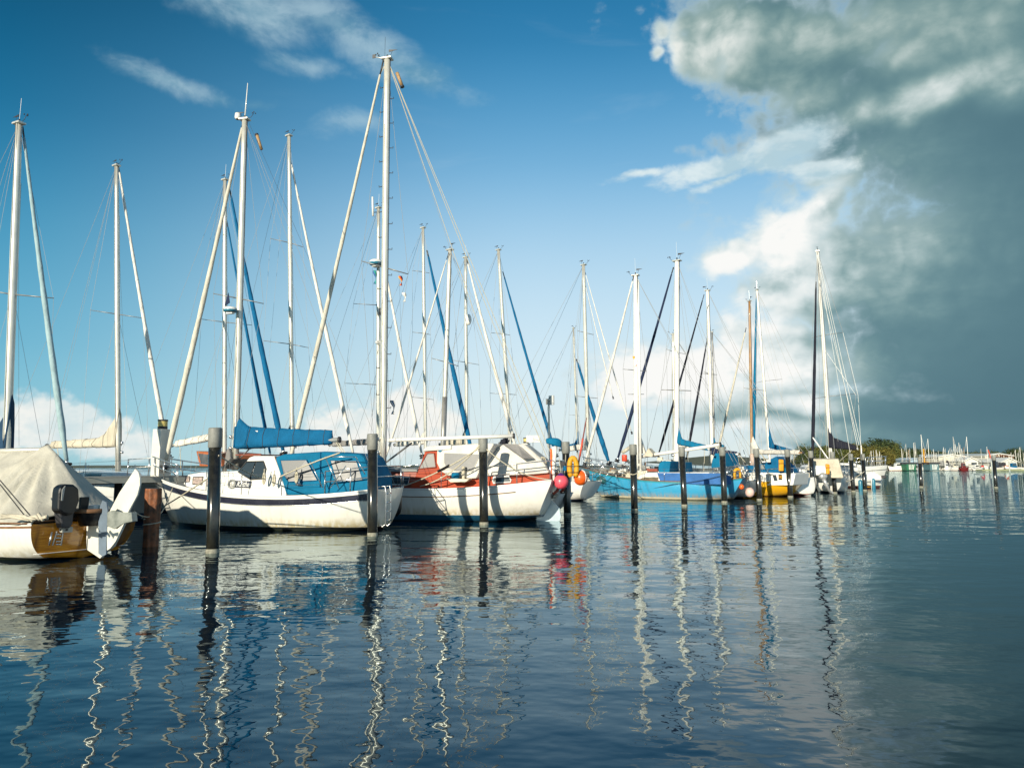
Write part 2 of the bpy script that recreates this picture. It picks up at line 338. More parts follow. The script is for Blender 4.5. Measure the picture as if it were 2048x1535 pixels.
# ------------------------------------------------------------------ mesh builder
class MB:
    def __init__(s): s.v = []; s.f = []; s.mi = []; s.sm = []; s.mats = []
    def mid(s, m):
        if m not in s.mats: s.mats.append(m)
        return s.mats.index(m)
    def add(s, vs, fs, m, smooth=False):
        o = len(s.v); s.v += [tuple(v) for v in vs]; k = s.mid(m)
        for f in fs: s.f.append([i + o for i in f]); s.mi.append(k); s.sm.append(smooth)
        return s
    def box(s, c, d, m, rz=0.0, ry=0.0):
        vs = []
        M = Matrix.Rotation(rz, 3, 'Z') @ Matrix.Rotation(ry, 3, 'Y')
        for x in (-1, 1):
            for y in (-1, 1):
                for z in (-1, 1):
                    vs.append(Vector(c) + M @ Vector((x * d[0] / 2, y * d[1] / 2, z * d[2] / 2)))
        return s.add(vs, [(0, 1, 3, 2), (4, 6, 7, 5), (0, 4, 5, 1), (2, 3, 7, 6), (0, 2, 6, 4), (1, 5, 7, 3)], m)
    def tube(s, pts, r, m, n=6, cap=True, sq=1.0):
        pts = [Vector(p) for p in pts]
        rs = r if isinstance(r, (list, tuple)) else [r] * len(pts)
        vs = []; prev = None
        for i, p in enumerate(pts):
            t = (pts[min(i + 1, len(pts) - 1)] - pts[max(i - 1, 0)])
            if t.length < 1e-9: t = Vector((0, 0, 1))
            t.normalize()
            if prev is None:
                a = Vector((0, 0, 1)) if abs(t.z) < 0.9 else Vector((1, 0, 0))
                u = t.cross(a).normalized()
            else:
                u = (prev - t * prev.dot(t))
                u = u.normalized() if u.length > 1e-6 else t.orthogonal().normalized()
            prev = u; w = t.cross(u)
            for j in range(n):
                a = 2 * math.pi * j / n
                vs.append(p + u * math.cos(a) * rs[i] + w * math.sin(a) * rs[i] * sq)
        fs = []
        for i in range(len(pts) - 1):
            for j in range(n):
                a = i * n + j; b = i * n + (j + 1) % n
                fs.append((a, b, b + n, a + n))
        if cap:
            fs.append(tuple(reversed(range(n)))); fs.append(tuple(range((len(pts) - 1) * n, len(pts) * n)))
        return s.add(vs, fs, m, n > 4)
    def prism(s, poly, y0, y1, m, ax='y'):
        """poly in (x,z) extruded along y (or (x,y) along z)"""
        n = len(poly)
        fy0 = y0 if callable(y0) else (lambda x, z: y0)
        fy1 = y1 if callable(y1) else (lambda x, z: y1)
        if ax == 'y': vs = [(x, fy0(x, z), z) for x, z in poly] + [(x, fy1(x, z), z) for x, z in poly]
        elif ax == 'z': vs = [(x, z, fy0(x, z)) for x, z in poly] + [(x, z, fy1(x, z)) for x, z in poly]
        else: vs = [(fy0(x, z), x, z) for x, z in poly] + [(fy1(x, z), x, z) for x, z in poly]
        fs = [tuple(range(n)), tuple(reversed(range(n, 2 * n)))]
        fs += [(i, i + n, (i + 1) % n + n, (i + 1) % n) for i in range(n)]
        return s.add(vs, fs, m)
    def grid(s, fn, nu, nv, m, smooth=True, closed=False):
        vs = [fn(i / nu, j / nv) for i in range(nu + 1) for j in range(nv + 1)]
        fs = [(i * (nv + 1) + j, (i + 1) * (nv + 1) + j, (i + 1) * (nv + 1) + j + 1, i * (nv + 1) + j + 1)
              for i in range(nu) for j in range(nv)]
        return s.add(vs, fs, m, smooth)
    def ball(s, c, r, m, nu=16, nv=10, sc=(1, 1, 1)):
        c = Vector(c); vs = []; fs = []
        for i in range(nv + 1):
            t = math.pi * i / nv
            for j in range(nu):
                a = 2 * math.pi * j / nu
                vs.append((c.x + r * sc[0] * math.sin(t) * math.cos(a), c.y + r * sc[1] * math.sin(t) * math.sin(a), c.z + r * sc[2] * math.cos(t)))
        for i in range(nv):
            for j in range(nu):
                fs.append((i * nu + j, (i + 1) * nu + j, (i + 1) * nu + (j + 1) % nu, i * nu + (j + 1) % nu))
        return s.add(vs, fs, m, True)
    def lathe(s, prof, c, m, n=20):
        c = Vector(c)
        vs = [(c.x + r * math.cos(2 * math.pi * j / n), c.y + r * math.sin(2 * math.pi * j / n), c.z + z) for r, z in prof for j in range(n)]
        fs = [(i * n + j, i * n + (j + 1) % n, (i + 1) * n + (j + 1) % n, (i + 1) * n + j) for i in range(len(prof) - 1) for j in range(n)]
        return s.add(vs, fs, m, True)
    def build(s, name, parent=None, bevel=0.0, loc=None, solid=0.0, autos=True):
        me = bpy.data.meshes.new(name)
        me.from_pydata(s.v, [], s.f)
        for m in s.mats: me.materials.append(m)
        me.polygons.foreach_set('material_index', s.mi)
        me.polygons.foreach_set('use_smooth', s.sm)
        me.validate(); me.update()
        bm = bmesh.new(); bm.from_mesh(me)
        bmesh.ops.remove_doubles(bm, verts=bm.verts, dist=1e-5)
        bmesh.ops.recalc_face_normals(bm, faces=bm.faces)
        bm.to_mesh(me); bm.free()
        o = bpy.data.objects.new(name, me)
        COL.objects.link(o)
        if parent: o.parent = parent
        if loc is not None: o.location = loc
        if bevel > 0:
            b = o.modifiers.new('soft', 'BEVEL'); b.width = bevel; b.segments = 2; b.limit_method = 'ANGLE'; b.angle_limit = R(35)
        if solid > 0:
            b = o.modifiers.new('thick', 'SOLIDIFY'); b.thickness = solid; b.offset = 0
        return o

def tag(o, label=None, cat=None, group=None, kind=None):
    if label: o['label'] = label
    if cat: o['category'] = cat
    if group: o['group'] = group
    if kind: o['kind'] = kind
    return o
def empty(name, loc, rz=0.0, label=None, cat=None, group=None):
    o = bpy.data.objects.new(name, None); COL.objects.link(o)
    o.location = loc; o.rotation_euler = (0, 0, rz); o.empty_display_size = 0.3
    return tag(o, label, cat, group)
def copy_tree(o, parent=None):
    c = o.copy(); COL.objects.link(c)
    if parent: c.parent = parent
    for ch in list(o.children): copy_tree(ch, c)
    return c

class Frame:
    """local axes of a boat: x to the bow, y to port, z up, origin at the waterline amidships"""
    def __init__(s, root, o, a): s.root = root; s.o = Vector((o[0], o[1], 0)); s.a = a; s.c = math.cos(a); s.s = math.sin(a)
    def loc(s, w):
        d = Vector(w) - s.o
        return Vector((d.x * s.c + d.y * s.s, -d.x * s.s + d.y * s.c, d.z))
    def wld(s, l):
        l = Vector(l)
        return s.o + Vector((l.x * s.c - l.y * s.s, l.x * s.s + l.y * s.c, l.z))
    def pl(s, px, py, c=0.0):
        d = ray(px, py); o = Vector((0, 0, CH)) - s.o
        ly0 = -o.x * s.s + o.y * s.c; dy = -d.x * s.s + d.y * s.c
        t = (c - ly0) / dy
        return s.loc(Vector((0, 0, CH)) + d * t)
    def xz(s, px, py, c=0.0):
        p = s.pl(px, py, c); return (p.x, p.z)
    def poly(s, pts, c=0.0): return [s.xz(a, b, c) for a, b in pts]
# ------------------------------------------------------------------ water
def water_mat():
    m = bpy.data.materials.new('harbour_water'); m.use_nodes = True
    k = G(m.node_tree); b = m.node_tree.nodes['Principled BSDF']
    tc = k.n('ShaderNodeTexCoord').outputs['Object']
    def lay(sc, amp, ax, rot, det, off=0.0, rough=0.5):
        mp = k.n('ShaderNodeMapping', ins={0: tc}); mp.inputs[2].default_value = (0, 0, R(rot))
        mp.inputs[1].default_value = (off, off * 1.7, off); mp.inputs[3].default_value = (ax, 1, 1)
        return k.m('MULTIPLY', k.m('SUBTRACT', k.noise(mp, sc, det, rough), 0.5), amp)
    patch = k.ss(k.noise(k.v('MULTIPLY', tc, (0.5, 1, 1)), 0.12, 3), 0.35, 0.65)
    sp = k.n('ShaderNodeSeparateXYZ', ins={0: tc})
    # open water on the right and beyond the berths carries more wind ripple
    X_, Y_ = sp.outputs[0], sp.outputs[1]
    dist = k.m('ADD', k.m('MULTIPLY_ADD', X_, .75, 4.7), k.m('MULTIPLY_ADD', Y_, -.68, 9.9))
    opn = k.m('MAXIMUM', k.ss(Y_, 46.0, 85.0), k.m('MULTIPLY', k.ss(dist, 3.0, 14.0), k.ss(Y_, 14.0, 42.0)))
    h = lay(0.28, 0.060, 0.55, 14, 1)
    h = k.m('ADD', h, lay(0.95, 0.034, 0.55, -10, 1, 7))
    h = k.m('ADD', h, lay(2.6, 0.0135, 0.7, 6, 2, 3))
    h = k.m('ADD', h, k.m('MULTIPLY', lay(8.0, 0.0015, 0.8, -4, 2, 11), k.m('MULTIPLY_ADD', patch, 0.9, 0.4)))
    h = k.m('ADD', h, k.m('MULTIPLY', lay(3.4, 0.035, 0.6, -4, 3, 5), opn))
    bp = k.n('ShaderNodeBump', ins={'Height': h, 'Distance': 1.0, 'Strength': 1.0})
    m.node_tree.nodes.remove(b)
    fr_ = k.n('ShaderNodeFresnel', ins={'IOR': 1.56, 'Normal': bp})
    body = k.n('ShaderNodeBsdfDiffuse', ins={'Color': (0.0, 0.006, 0.016, 1)})
    gl = k.n('ShaderNodeBsdfGlossy', ins={'Color': (0.84, 0.96, 1.0, 1), 'Roughness': 0.012, 'Normal': bp})
    mx = k.n('ShaderNodeMixShader', ins={0: fr_, 1: body, 2: gl})
    m.node_tree.links.new(mx.outputs[0], m.node_tree.get_output_node('ALL').inputs[0])
    return m
wm = MB()
wm.add([(-700, -60, 0), (900, -60, 0), (900, 900, 0), (-700, 900, 0)], [(0, 1, 2, 3)], water_mat())
tag(wm.build('water'), kind='structure', label='calm dark blue harbour water with long wavy mast reflections')

# ------------------------------------------------------------------ mooring piles
def pile_mesh(h, r):
    root = MB().tube([(0, 0, -1.0), (0, 0, h - 0.42)], r, PILEB, 24)
    cap = MB().lathe([(0.001, h), (r * 0.9, h), (r * 1.07, h - 0.012), (r * 1.09, h - 0.05), (r * 1.09, h - 0.42), (r * 1.0, h - 0.43)], (0, 0, 0), PILEG, 24)
    ring = MB().lathe([(r * 1.001, 0.09), (r * 1.04, 0.06), (r * 1.05, 0.02), (r * 1.05, -0.1)], (0, 0, 0), SCUM, 24)
    return root, cap, ring
PILES = [  # top px, top py, base px, base py, what it stands beside
    (431, 855, 425, 1105, 'nearest black mooring pile, before the bow half of the navy striped white yacht'),
    (745, 867, 745, 1071, 'black mooring pile at the stern ladder of the navy striped white yacht'),
    (966, 876, 968, 1049, 'black mooring pile before the white cockpit tent of the red deckhouse boat'),
    (1131, 883, 1135, 1030, 'black mooring pile with grey cap behind the pink ball fender'),
    (1266, 888, 1269, 1021, 'black mooring pile with a rope loop before the bow half of the turquoise hull'),
    (1363, 893, 1369, 1012, 'black mooring pile before the blue tarpaulin on the turquoise yacht'),
    (1444, 893.5, 1449, 1005, 'black mooring pile at the stern of the turquoise yacht'),
    (1512, 897, 1519, 1000, 'black mooring pile before the yellow hull beside a pale ball fender'),
    (1574, 898, 1581, 994, 'black mooring pile between the yellow hull and the white raked stern'),
    (1621, 901, 1627, 989, 'black mooring pile in front of the tilted silver outboard motor'),
    (1664, 903, 1670, 986, 'black mooring pile under the dark navy sail cover'),
    (1701, 907, 1707, 983, 'black mooring pile before the middle of the white cruiser hull'),
    (1725, 907, 1730, 981, 'black mooring pile with a rope round it before the bow of the white cruiser'),
    (1839, 915, 1842.5, 974, 'lone black pile in open water before the green boat hut'),
    (1987, 909, 1992, 975, 'lone black pile in open water before the boatyard shed with lettering')]
PILEPOS = []
for (tx, ty, bx, by, lb) in PILES:
    b = water(bx, by)
    t = at(tx, ty, b.y)
    PILEPOS.append((b, t))
    rt = empty('mooring_pile', b, 0, lb, 'pile', 'black mooring piles')
    lean = Vector((t.x - b.x, 0, t.z))
    rt.rotation_euler = (0, math.atan2(t.x - b.x, t.z), random.uniform(0, 6))
    rt.rotation_mode = 'XYZ'; rt.rotation_euler = (0, math.atan2(t.x - b.x, t.z), 0)
    a, c, r_ = pile_mesh(lean.length, 0.138 + random.uniform(-.006, .006))
    a.build('pile_shaft', rt); c.build('pile_cap', rt); r_.build('waterline_ring', rt)
# ------------------------------------------------------------------ boat building kit
class Hull:
    def __init__(s, L, B, fb, tw=0.75, so=0.3, bo=1.2, zt=0.05, e1=0.62, e2=1.0, mid=0.45, bowp=2.1):
        s.L, s.B, s.fb, s.tw, s.so, s.bo, s.zt, s.e1, s.e2, s.mid, s.bowp = L, B, fb, tw, so, bo, zt, e1, e2, mid, bowp
    def hb(s, t):
        if t < s.mid: return s.B / 2 * (s.tw + (1 - s.tw) * math.sin(math.pi / 2 * t / s.mid))
        q = (t - s.mid) / (1 - s.mid)
        return max(0.012, s.B / 2 * (1 - q ** s.bowp) ** 0.92)
    def zs(s, t):
        a, b, c = s.fb
        # parabola through stern, lowest at 0.35, bow
        return a * (1 - t) * (0.5 - t) * 2 + b * 4 * t * (1 - t) + c * t * (t - 0.5) * 2
    def sheer(s, x, side=1, inset=0.0):
        t = min(1, max(0, x / s.L + 0.5))
        return Vector((x, side * max(0.0, s.hb(t) - inset), s.zs(t)))
    def key(s, t):
        xk = -s.L / 2 + s.so + (s.L - s.so - s.bo) * t
        zk = s.zt + (-0.55 - s.zt) * math.sin(math.pi * min(1, t * 1.25) * 0.5) if t < 0.8 else -0.55
        return xk, zk
    def point(s, t, tau, side):
        xs = -s.L / 2 + s.L * t; b = s.hb(t); z0 = s.zs(t); xk, zk = s.key(t)
        sn = tau ** (1 / s.e2)
        cs = math.sqrt(max(0, 1 - sn * sn))
        return (xs + (xk - xs) * (tau ** 1.15), side * b * cs ** s.e1, z0 + (zk - z0) * tau)
    def taus(s, t, drops):
        z0 = s.zs(t); zk = s.key(t)[1]; H = z0 - zk
        ds = [d / H for d in drops]
        rest = [ds[-1] + (1 - ds[-1]) * k / 9 for k in range(1, 10)]
        return ds + rest
    def mesh(s, mats, drops=(0,), transom=None, n=36):
        """mats: one per band between drops, last one for the topsides"""
        mb = MB()
        ts = [i / n for i in range(n + 1)]
        for side in (1, -1):
            rows = [[s.point(t, ta, side) for ta in s.taus(t, drops)] for t in ts]
            nv = len(rows[0])
            for j in range(nv - 1):
                m = mats[j] if j < len(drops) - 1 else mats[-1]
                vs = []; fs = []
                for i in range(n + 1): vs += [rows[i][j], rows[i][j + 1]]
                for i in range(n): fs.append((2 * i, 2 * i + 2, 2 * i + 3, 2 * i + 1))
                mb.add(vs, fs, m, True)
        return mb
    def transom(s, mat, off=0.0):
        mb = MB()
        a = [s.point(0, ta, 1) for ta in s.taus(0, (0,))]
        b = [s.point(0, ta, -1) for ta in s.taus(0, (0,))]
        c = [((p[0] + q[0]) / 2 - 0.05 - off, 0, p[2]) for p, q in zip(a, b)]
        n = len(a); K = 4
        vs = []; fs = []
        for p, q in zip(a, b):
            for k in range(2 * K + 1):
                u = k / K - 1
                vs.append((p[0] - (0.05 + off) * (1 - u * u), p[1] * u, p[2]))
        w = 2 * K + 1
        for i in range(n - 1):
            for k in range(w - 1):
                fs.append((i * w + k, i * w + k + 1, (i + 1) * w + k + 1, (i + 1) * w + k))
        return mb.add(vs, fs, mat, True)
    def deck(s, mat, drop=0.03, camber=0.06, n=30):
        mb = MB(); vs = []; fs = []
        for i in range(n + 1):
            t = i / n; x = -s.L / 2 + s.L * t; b = s.hb(t) * 0.985; z = s.zs(t) - drop
            for k in range(7):
                u = k / 3 - 1
                vs.append((x, b * u, z + camber * (1 - u * u) * b))
        for i in range(n):
            for k in range(6):
                a = i * 7 + k
                fs.append((a, a + 7, a + 8, a + 1))
        return mb.add(vs, fs, mat, True)
    def rail(s, mat, r=0.02, dz=0.012, x0=None, x1=None, drop=0.0, out=0.0, n=26):
        mb = MB()
        x0 = -s.L / 2 if x0 is None else x0; x1 = s.L / 2 if x1 is None else x1
        for side in (1, -1):
            pts = []
            for i in range(n + 1):
                x = x0 + (x1 - x0) * i / n
                t = x / s.L + 0.5
                if drop > 0:
                    H = s.zs(t) - s.key(t)[1]
                    p = Vector(s.point(t, drop / H, side)); p.y += side * out
                else:
                    p = s.sheer(x, side); p.z += dz
                pts.append(p)
            mb.tube(pts, r, mat, 5)
        return mb

def lifelines(fr, h, x0, x1, n, H=0.6, inset=0.06, sides=(1, -1), wires=(0.5, 1.0)):
    """posts with their two wires on each side"""
    for side in sides:
        for i in range(n):
            x = x0 + (x1 - x0) * i / max(1, n - 1)
            p = h.sheer(x, side, inset)
            MB().tube([p, p + Vector((0, 0, H))], 0.013, STEEL, 6).tube([p + Vector((0, 0, -0.02)), p + Vector((0, 0, 0.03))], 0.028, STEEL, 6).build('stanchion', fr.root)
        mb = MB()
        for w in wires:
            pts = []
            for i in range(13):
                x = x0 + (x1 - x0) * i / 12
                p = h.sheer(x, side, inset); pts.append(p + Vector((0, 0, H * w - 0.004)))
            mb.tube(pts, 0.0045, STEEL, 4)
        mb.build('lifeline', fr.root)

def pulpit(fr, h, x0, H=0.62, r=0.015):
    mb = MB(); L2 = h.L / 2
    for w in (1.0, 0.55):
        pts = []
        for side in (1, -1):
            seg = []
            for i in range(5):
                x = x0 + (L2 - 0.12 - x0) * i / 4
                p = h.sheer(x, side, 0.05); p.y = p.y if abs(p.y) > 0.10 else side * 0.10
                seg.append(p + Vector((0.10 * (i / 4) * w, 0, H * w)))
            pts += seg if side == 1 else list(reversed(seg))
        mb.tube(pts, r, STEEL, 6)
    for side in (1, -1):
        for x in (x0, (x0 + L2) / 2, L2 - 0.15):
            p = h.sheer(x, side, 0.05)
            if abs(p.y) < 0.10: p.y = side * 0.10
            mb.tube([p, p + Vector((0.05, 0, H))], r, STEEL, 6)
    return mb.build('pulpit', fr.root)

def pushpit(fr, h, x1, H=0.62, r=0.015):
    mb = MB(); x0 = -h.L / 2 + 0.06
    for w in (1.0, 0.55):
        a = h.sheer(x1, 1, 0.06); b = h.sheer(x0, 1, 0.1); c = h.sheer(x0, -1, 0.1); d = h.sheer(x1, -1, 0.06)
        mb.tube([p + Vector((0, 0, H * w)) for p in (a, b, c, d)], r, STEEL, 6)
    for side in (1, -1):
        for x in (x0, x1, (x0 + x1) / 2):
            p = h.sheer(x, side, 0.08); mb.tube([p, p + Vector((0, 0, H))], r, STEEL, 6)
    return mb.build('pushpit', fr.root)

class Side:
    """cabin side: half width w at z0, leaning in by k per metre"""
    def __init__(s, w, z0, k=0.18, x0=None, x1=None, w1=None): s.w, s.z0, s.k, s.x0, s.x1, s.w1 = w, z0, k, x0, x1, w1
    def y(s, x, z, off=0.0):
        w = s.w
        if s.w1 is not None:
            t = min(1, max(0, (x - s.x0) / (s.x1 - s.x0))); w = s.w + (s.w1 - s.w) * t
        return max(0.05, w - s.k * (z - s.z0)) + off
def house(poly, sd, mat, name, parent, bevel=0.04):
    mb = MB().prism(poly, lambda x, z: -sd.y(x, z), lambda x, z: sd.y(x, z), mat)
    return mb.build(name, parent, bevel)
def side_panel(poly, sd, mat, name, parent, t=0.014, sides=(1, -1), frame=None, fr=0.018, base=0.003):
    out = []
    for sgn in sides:
        mb = MB().prism(poly, lambda x, z: sgn * sd.y(x, z, base), lambda x, z: sgn * sd.y(x, z, base + t), mat)
        o = mb.build(name, parent); out.append(o)
        if frame:
            pts = [(x, sgn * sd.y(x, z, base + t), z) for x, z in poly]
            MB().tube(pts + [pts[0]], fr, frame, 5, cap=False).build('window_frame', o)
    return out

def lerp(a, b, t): return Vector(a) * (1 - t) + Vector(b) * t

def mast_gear(fr, top, w, parent, kind=0, face=1):
    """wind vane, anemometer arm, light and whip aerial on the masthead"""
    mb = MB()
    mb.box(top + Vector((0, 0, 0.015)), (w * 1.55, w * 1.05, 0.05), ALU)
    k = w / 0.12 * 0.45
    mb.tube([top, top + Vector((face * 0.30 * k, 0, 0.10 * k)), top + Vector((face * 0.42 * k, 0, 0.26 * k))], 0.010 * k, DARK, 5)
    for a in range(3):
        mb.ball(top + Vector((face * 0.42 * k + 0.07 * k * math.cos(a * 2.1), 0.07 * k * math.sin(a * 2.1), 0.27 * k)), 0.028 * k, DARK, 6, 4)
    mb.build('anemometer', parent)
    v = MB()
    c = top + Vector((-face * 0.22 * k, 0, 0.34 * k))
    v.tube([top + Vector((-face * 0.08 * k, 0, 0)), c], 0.008 * k, DARK, 4)
    v.prism([(c.x - 0.2 * k, c.z), (c.x + 0.16 * k, c.z + 0.05 * k), (c.x + 0.16 * k, c.z - 0.05 * k)], c.y - 0.006, c.y + 0.006, DARK)
    v.build('wind_vane', parent)
    MB().lathe([(0.0, 0.16 * k), (0.03 * k, 0.15 * k), (0.035 * k, 0.05 * k), (0.045 * k, 0.0)], top + Vector((0, 0, 0.03)), DARK, 8).build('masthead_light', parent)
    if kind in (1, 3):
        MB().tube([top, top + Vector((0.02, 0, 1.0 * k))], 0.006, WHITE, 4).build('whip_aerial', parent)

def make_mast(fr, base, top, w, mat=None, parent=None, name='mast', taper=0.8, gear=True, kind=0, steps=False, face=1):
    mat = mat or ALU
    b, t = Vector(base), Vector(top)
    pts = [lerp(b, t, i / 12) for i in range(13)]
    rs = [w / 2 * (1 if i < 9 else 1 - (1 - taper) * (i - 8) / 4) for i in range(13)]
    ax_ = -1.0 * (w * .47)
    mbm = MB().tube(pts, rs, mat, 12).tube([p + Vector((ax_, 0, 0)) for p in pts], w * .07, DARK, 4)
    mbm.tube([p + Vector((0, w * .56, 0)) for p in pts[:11]], 0.007, ROPE, 4).tube([p + Vector((w * .2, -w * .56, 0)) for p in pts], 0.007, ROPED, 4)
    for q in (.06, .09): mbm.tube([lerp(b, t, q) + Vector((w * .3, w * .4, 0)), lerp(b, t, q) + Vector((w * .5, w * .8, 0))], w * .25, STEEL, 8)
    o = mbm.build(name, parent or fr.root)
    if gear: mast_gear(fr, t, w, o, kind, face)
    return o

def furled(fr, top, bot, w, col, name='furled_sail', parent=None, seed=0, tipc=None):
    """rolled foresail on its stay: thin at the head, fattest low down, with a bare foil and a drum at the tack"""
    t, b = Vector(top), Vector(bot); n = 34; rnd = random.Random(seed)
    L = (t - b).length; pts = []; rs = []
    sag = L * 0.006
    for i in range(n + 1):
        u = i / n
        p = lerp(t, b, u); p.z -= sag * math.sin(math.pi * u) * 2
        pts.append(p)
        r = w / 2 * (0.42 + 0.62 * min(1, u * 1.35) ** 0.8)
        if u > 0.90: r *= 1 - (u - 0.90) / 0.10 * 0.45
        r *= 1 + rnd.uniform(-0.05, 0.05) + 0.05 * math.sin(i * 1.9)
        rs.append(r)
    o = MB().tube(pts, rs, col, 10).build(name, parent or fr.root)
    d = (b - t).normalized()
    MB().tube([t - d * 0.02, t - d * (0.02 + L * 0.035)], w * 0.16, DARK, 6).build('halyard_swivel', o)
    dr = MB().tube([b, b + d * 0.10], w * 0.30, STEEL, 8).tube([b + d * 0.10, b + d * 0.14], w * 0.85 * 0.9, DARK, 12).tube([b + d * 0.14, b + d * 0.22], w * 0.55, BLACK, 10).tube([b + d * 0.22, b + d * 0.26], w * 0.8, DARK, 12)
    dr.build('furling_drum', o)
    return o

def stay(fr, a, b, r=0.006, name='stay', mat=None, sag=0.0, parent=None, n=1):
    a, b = Vector(a), Vector(b)
    pts = [lerp(a, b, i / max(1, n)) for i in range(n + 1)] if n > 1 else [a, b]
    if sag: 
        n = 10
        pts = [lerp(a, b, i / n) - Vector((0, 0, sag * math.sin(math.pi * i / n))) for i in range(n + 1)]
    return MB().tube(pts, r, mat or WIRE, 4).build(name, parent or fr.root)

def spreader(fr, a, c, b, r=0.022, mat=None, parent=None):
    for e in (a, b):
        MB().tube([c, e], [r * 1.3, r * 0.8], mat or ALUD, 6, sq=0.55).build('spreader', parent or fr.root)

def covered_boom(fr, m, e, h0, h1, w, cov, boom=None, bib=0.6, br=0.07, name='sail_cover', seed=1, lift=0.0, bibw=0.16):
    """boom from m (at the mast) to e (outer end) with the mainsail lashed on it under a cover that climbs the mast"""
    m, e = Vector(m), Vector(e)
    boomo = MB().tube([m, lerp(m, e, 0.5), e], br, boom or ALU, 10, sq=0.8).tube([e, e + (e - m).normalized() * 0.06], br * 1.15, DARK, 10).build('boom', fr.root)
    if cov is None: return boomo
    rnd = random.Random(seed)
    ax = (e - m).normalized(); sd = Vector((-ax.y, ax.x, 0)).normalized(); up = Vector((0, 0, 1))
    n = 26; k = 14
    vs = []
    ph = rnd.uniform(0, 6)
    for i in range(n + 1):
        u = i / n
        c = lerp(m, e, -0.012 + u * 0.95)
        hh = h0 + (h1 - h0) * u ** 0.8
        top = hh + bib * max(0, 1 - u / bibw) ** 1.5
        hw = w * (0.42 + 0.58 * (1 - u) ** 0.7) * (0.8 if u < 0.04 else 1)
        for j in range(k):
            a = 2 * math.pi * j / k
            zz = math.sin(a); yy = math.cos(a)
            pz = (top if zz > 0 else br * 1.5) * (abs(zz) ** 0.9) * (1 if zz > 0 else -1)
            py = hw * yy * (1 - 0.55 * max(0, zz) ** 1.5)
            wr = 0.02 * math.sin(j * 2.3 + u * 19 + ph) + 0.014 * math.sin(u * 46 + j * 1.1)
            vs.append(c + sd * (py + wr * (1 if yy > 0 else -1)) + up * (pz + wr * 0.5 + lift))
    fs = [(i * k + j, i * k + (j + 1) % k, (i + 1) * k + (j + 1) % k, (i + 1) * k + j) for i in range(n) for j in range(k)]
    fs.append(tuple(range(k))); fs.append(tuple(range(n * k, n * k + k)))
    cvm = MB().add(vs, fs, cov, True)
    for i in (4, 8, 12, 16, 20, 24):
        cc = sum((vs[i * k + j] for j in range(k)), Vector()) / k
        ring = [cc + (vs[i * k + j] - cc) * 1.03 for j in range(k)]
        cvm.tube(ring + [ring[0]], 0.008, ROPED if cov is not NAVYC else ROPE, 4, cap=False)
    o = cvm.build(name, fr.root)
    return boomo

def fender(fr, p, r=0.11, L=0.55, mat=None, parent=None, name='fender'):
    mb = MB().lathe([(0.02, 0), (0.04, -0.03), (r * .8, -0.09), (r, -0.18), (r, -L + 0.15), (r * .8, -L + 0.06), (0.035, -L), (0.02, -L - 0.03)], p, mat or BLACK, 12)
    return mb.build(name, parent or fr.root)

def textobj(s, size, mat, M, parent, name='lettering', shear=0.0, ext=0.004, sp=1.0, xs=1.0):
    c = bpy.data.curves.new(name, 'FONT'); c.body = s; c.size = size; c.extrude = ext; c.shear = shear
    c.align_x = 'CENTER'; c.align_y = 'CENTER'; c.space_character = sp; c.offset = size * 0.012
    tmp = bpy.data.objects.new('tmp', c); COL.objects.link(tmp)
    dg = bpy.context.evaluated_depsgraph_get()
    me = bpy.data.meshes.new_from_object(tmp.evaluated_get(dg))
    bpy.data.objects.remove(tmp)
    me.materials.clear(); me.materials.append(mat)
    o = bpy.data.objects.new(name, me); COL.objects.link(o); o.parent = parent
    o.matrix_local = M @ Matrix.Diagonal((xs, 1, 1, 1))
    return o
def basis(o, x, y):
    x = Vector(x).normalized(); y = Vector(y).normalized(); z = x.cross(y).normalized(); y = z.cross(x)
    M = Matrix((x, y, z)).transposed().to_4x4(); M.translation = Vector(o); return M

def radar(fr, p, r, parent, stripe=None):
    o = MB().lathe([(0.0, r * 0.62), (r * 0.8, r * 0.58), (r * 0.98, r * 0.4), (r, r * 0.2)], p, WHITE, 18)
    o.lathe([(r, r * 0.2), (r * 0.98, -0.02), (r * 0.9, -r * 0.12), (0.0, -r * 0.14)], p, stripe or WHITE, 18)
    ob = o.build('radar_dome', parent)
    MB().box(Vector(p) + Vector((0, 0, -r * 0.3)), (r * 1.0, r * 0.7, r * 0.25), ALU).build('radar_bracket', ob)
    return ob

